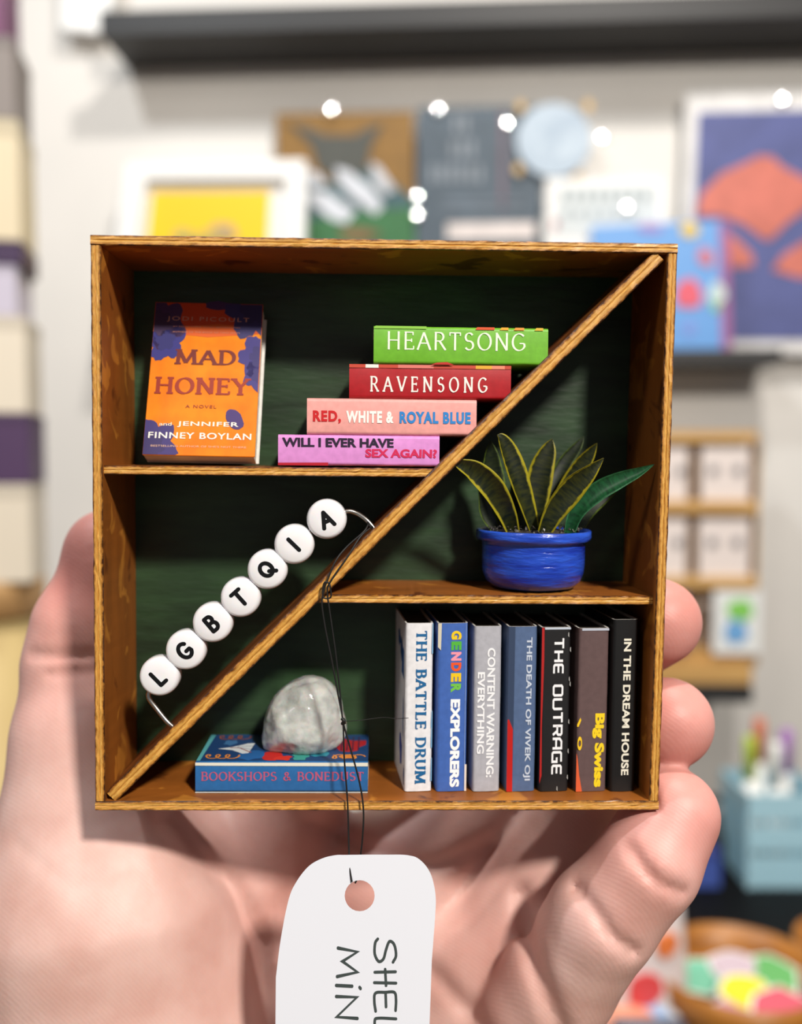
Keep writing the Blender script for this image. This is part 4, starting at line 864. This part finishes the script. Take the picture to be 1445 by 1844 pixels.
def leafmat(name, inner, inner2, edge, ew):
    m = bpy.data.materials.new(name); m.use_nodes = True; N = m.node_tree.nodes; Lk = m.node_tree.links; p = N['Principled BSDF']
    p.inputs['Roughness'].default_value = .42
    uv = N.new('ShaderNodeUVMap'); uv.uv_map = 'UVMap'; sp = N.new('ShaderNodeSeparateXYZ'); Lk.new(uv.outputs[0], sp.inputs[0])
    nz = N.new('ShaderNodeTexNoise'); nz.inputs['Scale'].default_value = 5; nz.inputs['Detail'].default_value = 5; Lk.new(uv.outputs[0], nz.inputs['Vector'])
    nz2 = N.new('ShaderNodeTexNoise'); nz2.inputs['Scale'].default_value = 3.5; mp = N.new('ShaderNodeMapping'); mp.inputs['Scale'].default_value = (4, .6, 1); Lk.new(uv.outputs[0], mp.inputs[0]); Lk.new(mp.outputs[0], nz2.inputs['Vector'])
    a = N.new('ShaderNodeMath'); a.operation = 'SUBTRACT'; Lk.new(sp.outputs[1], a.inputs[0]); a.inputs[1].default_value = .5
    b = N.new('ShaderNodeMath'); b.operation = 'ABSOLUTE'; Lk.new(a.outputs[0], b.inputs[0])
    c = N.new('ShaderNodeMath'); c.operation = 'MULTIPLY_ADD'; Lk.new(nz.outputs[0], c.inputs[0]); c.inputs[1].default_value = .18; Lk.new(b.outputs[0], c.inputs[2])
    r = N.new('ShaderNodeMapRange'); r.inputs[1].default_value = .5-ew+.07; r.inputs[2].default_value = .5-ew+.12; Lk.new(c.outputs[0], r.inputs[0])
    cr = N.new('ShaderNodeValToRGB'); cr.color_ramp.elements[0].position = .35; cr.color_ramp.elements[0].color = inner; cr.color_ramp.elements[1].position = .65; cr.color_ramp.elements[1].color = inner2; Lk.new(nz2.outputs[0], cr.inputs[0])
    mx = N.new('ShaderNodeMix'); mx.data_type = 'RGBA'; Lk.new(r.outputs[0], mx.inputs[0]); Lk.new(cr.outputs[0], mx.inputs[6]); mx.inputs[7].default_value = edge; Lk.new(mx.outputs[2], p.inputs['Base Color'])
    return m
LM = [leafmat('leaf_yellow_edged', srgb(10, 22, 10), srgb(44, 48, 12), srgb(156, 146, 30), .10), leafmat('leaf_dark', srgb(12, 24, 16), srgb(34, 44, 18), srgb(90, 110, 40), .06), leafmat('leaf_teal', srgb(12, 56, 30), srgb(24, 84, 46), srgb(60, 124, 80), .05)]
base0 = Vector((pcx, .0112, zR+.00012))
def leaf(pts, wpx, mi, roll=0.0, curl_=.25, label=None):
    # pts: (px,py,yl) base->tip ; width in px
    P = spline([B(*p)-base0 for p in pts], 7); n = len(P); vs, fs, uv = [], [], []; K_ = 6; W_ = wpx/10400/1
    for i, p in enumerate(P):
        s_ = i/(n-1); tg_ = (P[min(i+1, n-1)]-P[max(i-1, 0)]).normalized(); side = tg_.cross(Vector((0, 1, 0))); side = side.normalized(); nr = side.cross(tg_).normalized()
        side2 = side*math.cos(roll)+nr*math.sin(roll); nr2 = tg_.cross(side2)
        wd_ = W_*(.42+.58*math.sin(min(1, s_*1.7)*math.pi/2))*(1-max(0, (s_-.38)/.62)**1.6)*.5+.00003
        for th_ in (0, 1):
            for k in range(K_+1):
                u = k/K_*2-1; vs.append(p+side2*u*wd_+nr2*(curl_*wd_*(u*u)-(.00009 if th_ else 0)))
    row = 2*(K_+1)
    for i in range(n-1):
        for k in range(K_):
            a = i*row+k; b = a+row
            fs.append((a, a+1, b+1, b)); uv.append([(i/n*3, k/K_), (i/n*3, (k+1)/K_), ((i+1)/n*3, (k+1)/K_), ((i+1)/n*3, k/K_)])
            a += K_+1; b += K_+1
            fs.append((a, b, b+1, a+1)); uv.append([(i/n*3, k/K_), ((i+1)/n*3, k/K_), ((i+1)/n*3, (k+1)/K_), (i/n*3, (k+1)/K_)])
        for k in (0, K_):
            a = i*row+k; fs.append((a, a+row, a+row+K_+1, a+K_+1)); uv.append([(i/n*3, 0), ((i+1)/n*3, 0), ((i+1)/n*3, 0), (i/n*3, 0)])
    return mesh('leaf', vs, fs, LM[mi], t, True, uv=uv)
leaf([(928, 968, .008), (914, 925, .006), (890, 880, .004), (858, 848, .003), (832, 836, .002), (811, 829, .0016)], 46, 0, .25, .3)
leaf([(915, 968, .012), (898, 900, .012), (888, 850, .012), (885, 815, .0115), (884, 793, .011)], 40, 1, 0)
leaf([(966, 968, .008), (950, 915, .007), (932, 860, .006), (916, 815, .0055), (904, 790, .005), (896, 783, .0048)], 42, 0, -.35, .35)
leaf([(962, 968, .013), (968, 905, .013), (975, 850, .013), (988, 810, .013), (995, 790, .013)], 50, 0, .15)
leaf([(968, 968, .014), (988, 900, .015), (1015, 840, .016), (1040, 805, .016), (1052, 786, .016)], 30, 1, .3)
leaf([(985, 968, .013), (1010, 900, .013), (1040, 850, .013), (1062, 818, .0125), (1076, 798, .012)], 38, 0, 0)
leaf([(975, 972, .006), (996, 925, .005), (1030, 880, .0045), (1062, 850, .004), (1088, 825, .004)], 50, 0, -.2, .25)
leaf([(1024, 972, .007), (1040, 925, .006), (1075, 890, .005), (1115, 868, .004), (1150, 852, .003), (1179, 836, .002)], 38, 2, .5, .5)
leaf([(1035, 968, .014), (1062, 915, .014), (1100, 880, .0145), (1130, 860, .015)], 34, 1, .1)
leaf([(940, 968, .010), (938, 925, .0095), (930, 885, .009), (925, 850, .009)], 30, 1, 0)
leaf([(900, 966, .012), (880, 930, .012), (872, 900, .012), (862, 878, .012)], 28, 1, 0)

# ================================================================ THREAD AND TAG
THR = mat('black_thread', srgb(14, 13, 13), .6)
t = thing('hang_thread', MB.copy(), 'thin black thread looped from the bead wire down to the tag', 'thread')
yf = -.0009
def thread(pts, r=.00015, per=7): vs, fs = tube(spline([B(*p) for p in pts], per), r, 7); return vs, fs
m = MBld()
m.add(*thread([(664, 944, .0019), (655, 958, .0010), (625, 985, .0004), (605, 1010, -.0006), (590, 1045, yf), (584, 1062, yf), (580, 1085, yf), (586, 1130, yf), (598, 1190, yf), (610, 1255, yf), (618, 1300, yf), (620, 1360, yf), (626, 1440, yf), (628, 1500, -.0012), (630, 1560, -.0021), (634, 1588, -.0026)]))
m.add(*thread([(668, 950, .0020), (650, 966, .0006), (628, 1000, -.0006), (600, 1040, yf), (590, 1062, yf), (594, 1100, yf), (604, 1170, yf), (612, 1240, yf), (618, 1298, yf), (632, 1350, yf), (648, 1410, yf), (655, 1460, -.0011), (653, 1510, -.0013), (649, 1545, -.0006), (646, 1575, .0000), (640, 1590, -.0015)]))
m.add(*thread([(594, 1050, yf-.0002), (584, 1050, yf), (582, 1075, yf), (596, 1075, yf), (594, 1052, yf-.0002)]))
m.build('strand', THR, t, True)
m = MBld(); m.add(*thread([(616, 1294, yf), (620, 1298, yf-.0003), (617, 1303, yf), (622, 1300, yf)], .0003, 4)); m.build('knot', THR, t, True)
m = MBld(); m.add(*thread([(619, 1299, yf), (650, 1297, .0010), (690, 1292, .0022), (712, 1294, .0030), (736, 1293, .0026)], .00006)); m.build('thread_tail', THR, t, True)
m = MBld(); k = B(666, 948, .0026); tt = [(k.x+math.cos(a)*.0006*.8+.0002*a*.05, k.y+math.sin(a)*.0006, k.z+math.cos(a)*-.0005+.00012*a*.15) for a in [i*.6 for i in range(32)]]; m.add(*tube(tt, .00011, 6)); m.build('wire_wrap', THR, t, True)

# tag frame
yt_ = -.0022
outp = [(495, 1990), (497, 1760), (506, 1690), (520, 1620), (534, 1588), (556, 1560), (580, 1546), (604, 1540), (622, 1539.5), (660, 1539), (700, 1539), (722, 1539), (737, 1540.5), (752, 1545), (768, 1560), (779, 1582), (785, 1615), (784, 1650), (778, 1730), (774, 1844), (770, 1990)]
_o = spline([(x, y, 0) for x, y in outp[1:-2]], 5); outp = [outp[0]]+[(p_.x, p_.y) for p_ in _o]+outp[-2:]
t = thing('price_tag', MB.copy(), 'white card tag with handwritten capitals hanging under the box', 'tag')
def TAGP(px, py, o=0.0):
    a = yt_+(py-1540)*-.0000022+(px-640)*.000002; p = B(px, py, a+o); return p
hole = [(648+27*math.cos(k*math.pi/12), 1613+28*math.sin(k*math.pi/12)) for k in range(24)]
# ring-fill by bmesh triangulation
bm = bmesh.new(); sm = []
for i in range(len(outp)):
    sm.append(outp[i])
vo = [bm.verts.new((x, y, 0)) for x, y in sm]; vh = [bm.verts.new((x, y, 0)) for x, y in hole]
ed = [bm.edges.new((vo[i], vo[(i+1) % len(vo)])) for i in range(len(vo))]+[bm.edges.new((vh[i], vh[(i+1) % 24])) for i in range(24)]
bmesh.ops.triangle_fill(bm, edges=ed, use_beauty=True)
bm.verts.ensure_lookup_table(); bm.verts.index_update(); tf = [tuple(v.index for v in f.verts) for f in bm.faces]; pv = [tuple(v.co[:2]) for v in bm.verts]; bm.free()
tf = [f for f in tf if not math.hypot(sum(pv[i][0] for i in f)/3-648, sum(pv[i][1] for i in f)/3-1613) < 25]
n = len(pv); vs = [TAGP(x, y) for x, y in pv]+[TAGP(x, y, .00035) for x, y in pv]; no = len(outp)
def orient(f):
    a, b, c = [pv[i] for i in f]; s_ = (b[0]-a[0])*(c[1]-a[1])-(b[1]-a[1])*(c[0]-a[0]); return f if s_ < 0 else f[::-1]
tf = [orient(f) for f in tf]; fs = tf+[tuple(i+n for i in f[::-1]) for f in tf]
for i in range(no): fs.append((i, (i+1) % no, (i+1) % no+n, i+n))
for i in range(24): j = (i+1) % 24; fs.append((no+j, no+i, no+i+n, no+j+n))
mesh('tag_card', vs, fs, mat('white_card', srgb(228, 232, 242), .6), t)
MARK = mat('marker_ink', srgb(62, 72, 72), .5)
for _t, _w in (('S', 1.6), ('H', .95), ('E', 1.4), ('L', 1.3), ('F', 1.2), ('M', 1.05), ('i', 1.3), ('I', 1.0), ('N', 1.3)):
    HAND[_t] = (HAND[_t][0]*_w, [[(a_.x, a_.y) for a_ in spline([(x_*_w, y_, 0) for x_, y_ in st_], 5)] if len(st_) > 2 and _t in 'SEL' else [(x_*_w, y_) for x_, y_ in st_] for st_ in HAND[_t][1]])
def tagtext(s_, table, x0, x1, y0, y1, name):
    g, f = stroke_text(s_, table, thick=.12, roundcap=True, gap=.08); xs = [v[0] for v in g]; ys = [v[1] for v in g]
    X0, X1, Y0, Y1 = min(xs), max(xs), min(ys), max(ys)
    v_ = [TAGP(x0+(p[1]-Y0)/(Y1-Y0)*(x1-x0), y0+(p[0]-X0)/(X1-X0)*(y1-y0), -.00004-p[2]*1e-7) for p in g]
    mesh(name, v_, [q[::-1] for q in f], MARK, t)
tagtext('SHELF', HAND, 672, 716, 1688, 1902, 'handwriting'); tagtext('MiNI', HAND, 602, 652, 1704, 1856, 'handwriting')

# ================================================================ HAND
def hand():
    h = .75                                               # voxel, mm
    lo = np.array([-112., 138., -165.]); hi = np.array([72., 226., 16.])
    nx, ny, nz = [int((hi[i]-lo[i])/h)+1 for i in range(3)]
    X = (lo[0]+h*np.arange(nx, dtype=np.float32))[:, None, None]; Y = (lo[1]+h*np.arange(ny, dtype=np.float32))[None, :, None]; Z = (lo[2]+h*np.arange(nz, dtype=np.float32))[None, None, :]
    def pt(px, py, D): return np.array([(px-CX)*D/F, D, -(py-CY)*D/F])
    def cap(a, b, ra, rb):
        d = b-a; L = float(d@d); s = ((X-a[0])*d[0]+(Y-a[1])*d[1]+(Z-a[2])*d[2])/L; s = np.clip(s, 0, 1).astype(np.float32)
        return np.sqrt((X-a[0]-s*d[0])**2+(Y-a[1]-s*d[1])**2+(Z-a[2]-s*d[2])**2)-(ra+(rb-ra)*s)
    def smin(a, b, k):
        q = np.clip(.5+.5*(b-a)/k, 0, 1); return b+(a-b)*q-k*q*(1-q)
    def chain(pts, k=2.5):
        f = None
        for i in range(len(pts)-1):
            a, b = pts[i], pts[i+1]; c = cap(pt(*a[:3]), pt(*b[:3]), a[3], b[3]); f = c if f is None else smin(f, c, k)
        return f
    thumb = chain([(192, 992, 192, 8.4), (192, 1035, 192, 8.7), (160, 1130, 191, 10.6), (152, 1200, 191, 11.6), (164, 1330, 190, 15), (178, 1500, 189, 18.5)], 3)
    thenar = chain([(185, 1460, 189, 17), (200, 1640, 186, 24), (250, 1900, 186, 27), (330, 2300, 196, 27)], 9)
    pinky = chain([(905, 1905, 182, 11), (1010, 1760, 174, 10.3), (1086, 1652, 167, 9.5), (1168, 1556, 164.5, 8.7), (1211, 1468, 167, 8.3)], 1.6)
    ring_ = chain([(860, 1740, 190, 11.5), (985, 1560, 190, 10), (1060, 1420, 191, 9.2), (1135, 1335, 183, 8.7), (1203, 1302, 173.5, 8.3)], 2)
    mid = chain([(700, 1600, 197, 12), (930, 1380, 200, 10), (1040, 1240, 197, 9), (1115, 1160, 188, 8.6), (1184, 1120, 177.5, 8.2)], 2)
    idx = chain([(480, 1500, 200, 12), (640, 1250, 199, 10), (760, 1080, 196, 9), (850, 960, 194, 8.6)], 2)
    palm = chain([(480, 1500, 203, 14), (520, 1700, 204, 15), (500, 2000, 204, 17), (460, 2500, 206, 22)], 6)
    palm = smin(palm, chain([(690, 1580, 203, 14.5), (660, 1800, 205, 16), (580, 2100, 206, 18), (500, 2500, 206, 22)], 6), 8)
    palm = smin(palm, chain([(850, 1720, 193, 13.5), (800, 1900, 196, 18), (700, 2200, 202, 20), (560, 2500, 206, 22)], 6), 7)
    palm = smin(palm, chain([(905, 1880, 186, 14), (850, 2050, 190, 20), (700, 2400, 200, 24)], 6), 5)
    palm = smin(palm, chain([(400, 1560, 199, 13), (330, 1700, 196, 17)], 6), 10)
    f = smin(palm, thenar, 11); f = smin(f, thumb, 6)
    f = smin(f, idx, 5); f = smin(f, mid, 4); f = smin(f, ring_, 2.0); f = smin(f, pinky, 1.2)
    # creases: grooves pressed in along image-space lines
    U = CX+F*X/Y+0*Z; V = CY-F*Z/Y+0*X
    def crease(pts, w_, amp, dmax=400):
        nonlocal f
        best = None
        for (a, b) in zip(pts[:-1], pts[1:]):
            dx, dy = b[0]-a[0], b[1]-a[1]; L = dx*dx+dy*dy; s = np.clip(((U-a[0])*dx+(V-a[1])*dy)/L, 0, 1); d = (U-a[0]-s*dx)**2+(V-a[1]-s*dy)**2
            best = d if best is None else np.minimum(best, d)
        f = f+(amp*np.exp(-best/(w_*w_))*(Y < dmax)).astype(np.float32)
    crease([(1135, 1528), (1160, 1562), (1185, 1590), (1225, 1606)], 11, 1.3, 175)
    crease([(1040, 1600), (1075, 1645), (1105, 1688), (1140, 1712)], 12, 1.4, 180)
    crease([(940, 1610), (950, 1680), (968, 1750), (1010, 1850)], 18, 1.9, 190)
    crease([(780, 1750), (820, 1795), (870, 1850), (900, 1900)], 18, 1.3, 195)
    crease([(60, 1178), (110, 1182), (170, 1180)], 8, .8, 190); crease([(90, 1215), (180, 1208)], 8, .4, 190)
    crease([(300, 1480), (350, 1540), (420, 1600), (470, 1700), (480, 1850)], 22, 1.8, 195)
    crease([(30, 1520), (130, 1600), (240, 1560)], 9, .3, 190)
    crease([(560, 1480), (660, 1530), (780, 1560), (880, 1520)], 14, 1.0, 205)
    # press the flesh against the box
    Mi = np.array(MBi.to_3x3()); ti = np.array(MBi.translation)*1000
    bx = Mi[0, 0]*X+Mi[0, 1]*Y+Mi[0, 2]*Z+ti[0]; by = Mi[1, 0]*X+Mi[1, 1]*Y+Mi[1, 2]*Z+ti[1]; bz = Mi[2, 0]*X+Mi[2, 1]*Y+Mi[2, 2]*Z+ti[2]
    xr = (BR.x+(TR.x-BR.x)*np.clip(bz/96, 0, 1))*1000; xl = (BL.x+(TL.x-BL.x)*np.clip(bz/96, 0, 1))*1000
    g = .3
    dxm = np.maximum(xl-g-bx, bx-xr-g); dym = np.maximum(-50-by, by-YB*1000-g); dzm = np.maximum(-g-bz, bz-97)
    bd = np.maximum(np.maximum(dxm, dym), dzm)
    f = np.maximum(f, -bd).astype(np.float32)
    f = np.broadcast_to(f, (nx, ny, nz)).copy()
    f[0] = f[-1] = 5; f[:, 0] = f[:, -1] = 5; f[:, :, 0] = f[:, :, -1] = 5
    # surface nets
    ins = f < 0
    c = [ins[i:nx-1+i, j:ny-1+j, k:nz-1+k] for i in (0, 1) for j in (0, 1) for k in (0, 1)]
    tot = sum(q.astype(np.int8) for q in c); act = (tot > 0) & (tot < 8); ids = -np.ones(act.shape, np.int32); I = np.argwhere(act); ids[act] = np.arange(len(I))
    acc = np.zeros((len(I), 3)); cnt = np.zeros(len(I))
    cor = [(i, j, k) for i in (0, 1) for j in (0, 1) for k in (0, 1)]
    val = [f[I[:, 0]+a, I[:, 1]+b, I[:, 2]+d] for a, b, d in cor]
    for a in range(8):
        for b in range(a+1, 8):
            if sum(abs(cor[a][q]-cor[b][q]) for q in range(3)) != 1: continue
            va, vb = val[a], val[b]; s = (va < 0) != (vb < 0); t_ = np.where(s, va/np.where(s, va-vb, 1), 0)[:, None]
            p = np.array(cor[a])+(np.array(cor[b])-np.array(cor[a]))*t_; acc += np.where(s[:, None], p, 0); cnt += s
    vt = (acc/cnt[:, None]+I)*h+lo
    quads = []
    for ax in range(3):
        sl0 = [slice(None)]*3; sl1 = [slice(None)]*3; sl0[ax] = slice(0, -1); sl1[ax] = slice(1, None)
        a = ins[tuple(sl0)]; b = ins[tuple(sl1)]; E_ = np.argwhere(a != b); E_ = E_[np.all([(E_[:, q] > 0) & (E_[:, q] < f.shape[q]-1) if q != ax else E_[:, q] >= 0 for q in range(3)], axis=0)]
        o1, o2 = [(1, 2), (2, 0), (0, 1)][ax]; u1 = np.zeros(3, int); u1[o1] = 1; u2 = np.zeros(3, int); u2[o2] = 1
        Q = [ids[tuple((E_-w_).T)] for w_ in (u1*0, u1, u1+u2, u2)]; Q = np.stack(Q, 1)
        fl = a[tuple(E_.T)]; Q[~fl] = Q[~fl][:, ::-1]; quads.append(Q)
    Q = np.concatenate(quads); Q = Q[(Q >= 0).all(1)]
    # light smoothing
    ed = np.concatenate([Q[:, [0, 1]], Q[:, [1, 2]], Q[:, [2, 3]], Q[:, [3, 0]]]); ed = np.concatenate([ed, ed[:, ::-1]])
    deg = np.bincount(ed[:, 0], minlength=len(vt)).astype(float)
    for it in range(3):
        av = np.stack([np.bincount(ed[:, 0], weights=vt[ed[:, 1], q], minlength=len(vt)) for q in range(3)], 1)/deg[:, None]; vt = vt+(av-vt)*.6
    me = bpy.data.meshes.new('hand'); me.vertices.add(len(vt)); me.vertices.foreach_set('co', (vt/1000).ravel()); me.loops.add(Q.size); me.polygons.add(len(Q))
    me.loops.foreach_set('vertex_index', Q.ravel().astype(np.int32)); me.polygons.foreach_set('loop_start', np.arange(0, Q.size, 4, dtype=np.int32)); me.update(); me.validate()
    me.polygons.foreach_set('use_smooth', np.ones(len(Q), bool))
    # natural redness of the finger pads
    red = np.zeros(len(vt))
    for (p, r_, s_) in ((pt(1211, 1468, 167), 15, 1), (pt(1203, 1303, 173), 15, 1), (pt(1183, 1120, 177), 15, 1), (pt(170, 1010, 190), 22, .9), (pt(150, 1200, 188), 20, .5), (pt(1090, 1640, 160), 14, .3), (pt(860, 1640, 175), 20, .35), (pt(600, 1540, 185), 26, .4)):
        red = np.maximum(red, s_*np.exp(-(((vt-p)**2).sum(1))/(r_*r_)))
    at = me.attributes.new('flush', 'FLOAT', 'POINT'); at.data.foreach_set('value', red.astype(np.float32))
    o = bpy.data.objects.new('hand', me); C.objects.link(o); o.matrix_world = MC
    print('hand verts', len(vt)); return o
def skin():
    m = bpy.data.materials.new('skin'); m.use_nodes = True; N = m.node_tree.nodes; Lk = m.node_tree.links; p = N['Principled BSDF']
    p.inputs['Roughness'].default_value = .48; p.inputs['Subsurface Weight'].default_value = .22; p.inputs['Subsurface Radius'].default_value = (1, .32, .18); p.inputs['Subsurface Scale'].default_value = .002; p.inputs['Specular IOR Level'].default_value = .38
    tc = N.new('ShaderNodeTexCoord'); n1 = N.new('ShaderNodeTexNoise'); n1.inputs['Scale'].default_value = 55; n1.inputs['Detail'].default_value = 5; Lk.new(tc.outputs['Object'], n1.inputs['Vector'])
    cr = N.new('ShaderNodeValToRGB'); E = cr.color_ramp.elements; E[0].position = .35; E[0].color = srgb(202, 160, 149); E[1].position = .68; E[1].color = srgb(224, 192, 183); Lk.new(n1.outputs[0], cr.inputs[0])
    at = N.new('ShaderNodeAttribute'); at.attribute_name = 'flush'; mx = N.new('ShaderNodeMix'); mx.data_type = 'RGBA'
    sc = N.new('ShaderNodeMath'); sc.operation = 'MULTIPLY'; Lk.new(at.outputs['Fac'], sc.inputs[0]); sc.inputs[1].default_value = .8
    Lk.new(sc.outputs[0], mx.inputs[0]); Lk.new(cr.outputs[0], mx.inputs[6]); mx.inputs[7].default_value = srgb(196, 108, 100); Lk.new(mx.outputs[2], p.inputs['Base Color'])
    wv = N.new('ShaderNodeTexWave'); wv.inputs['Scale'].default_value = 620; wv.inputs['Distortion'].default_value = 3; wv.inputs['Detail'].default_value = 1; wv.inputs['Detail Scale'].default_value = .25; wv.bands_direction = 'DIAGONAL'
    Lk.new(tc.outputs['Object'], wv.inputs['Vector'])
    n2 = N.new('ShaderNodeTexNoise'); n2.inputs['Scale'].default_value = 900; n2.inputs['Detail'].default_value = 4; Lk.new(tc.outputs['Object'], n2.inputs['Vector'])
    ad = N.new('ShaderNodeMath'); ad.operation = 'MULTIPLY_ADD'; Lk.new(wv.outputs['Fac'], ad.inputs[0]); ad.inputs[1].default_value = .2; Lk.new(n2.outputs[0], ad.inputs[2])
    bp = N.new('ShaderNodeBump'); bp.inputs['Strength'].default_value = .35; bp.inputs['Distance'].default_value = .00012; Lk.new(ad.outputs[0], bp.inputs['Height']); Lk.new(bp.outputs[0], p.inputs['Normal'])
    return m
hd = hand(); hd.data.materials.append(skin()); tag(hd, 'open left hand with pale pink skin gripping the wooden box from behind', 'hand')
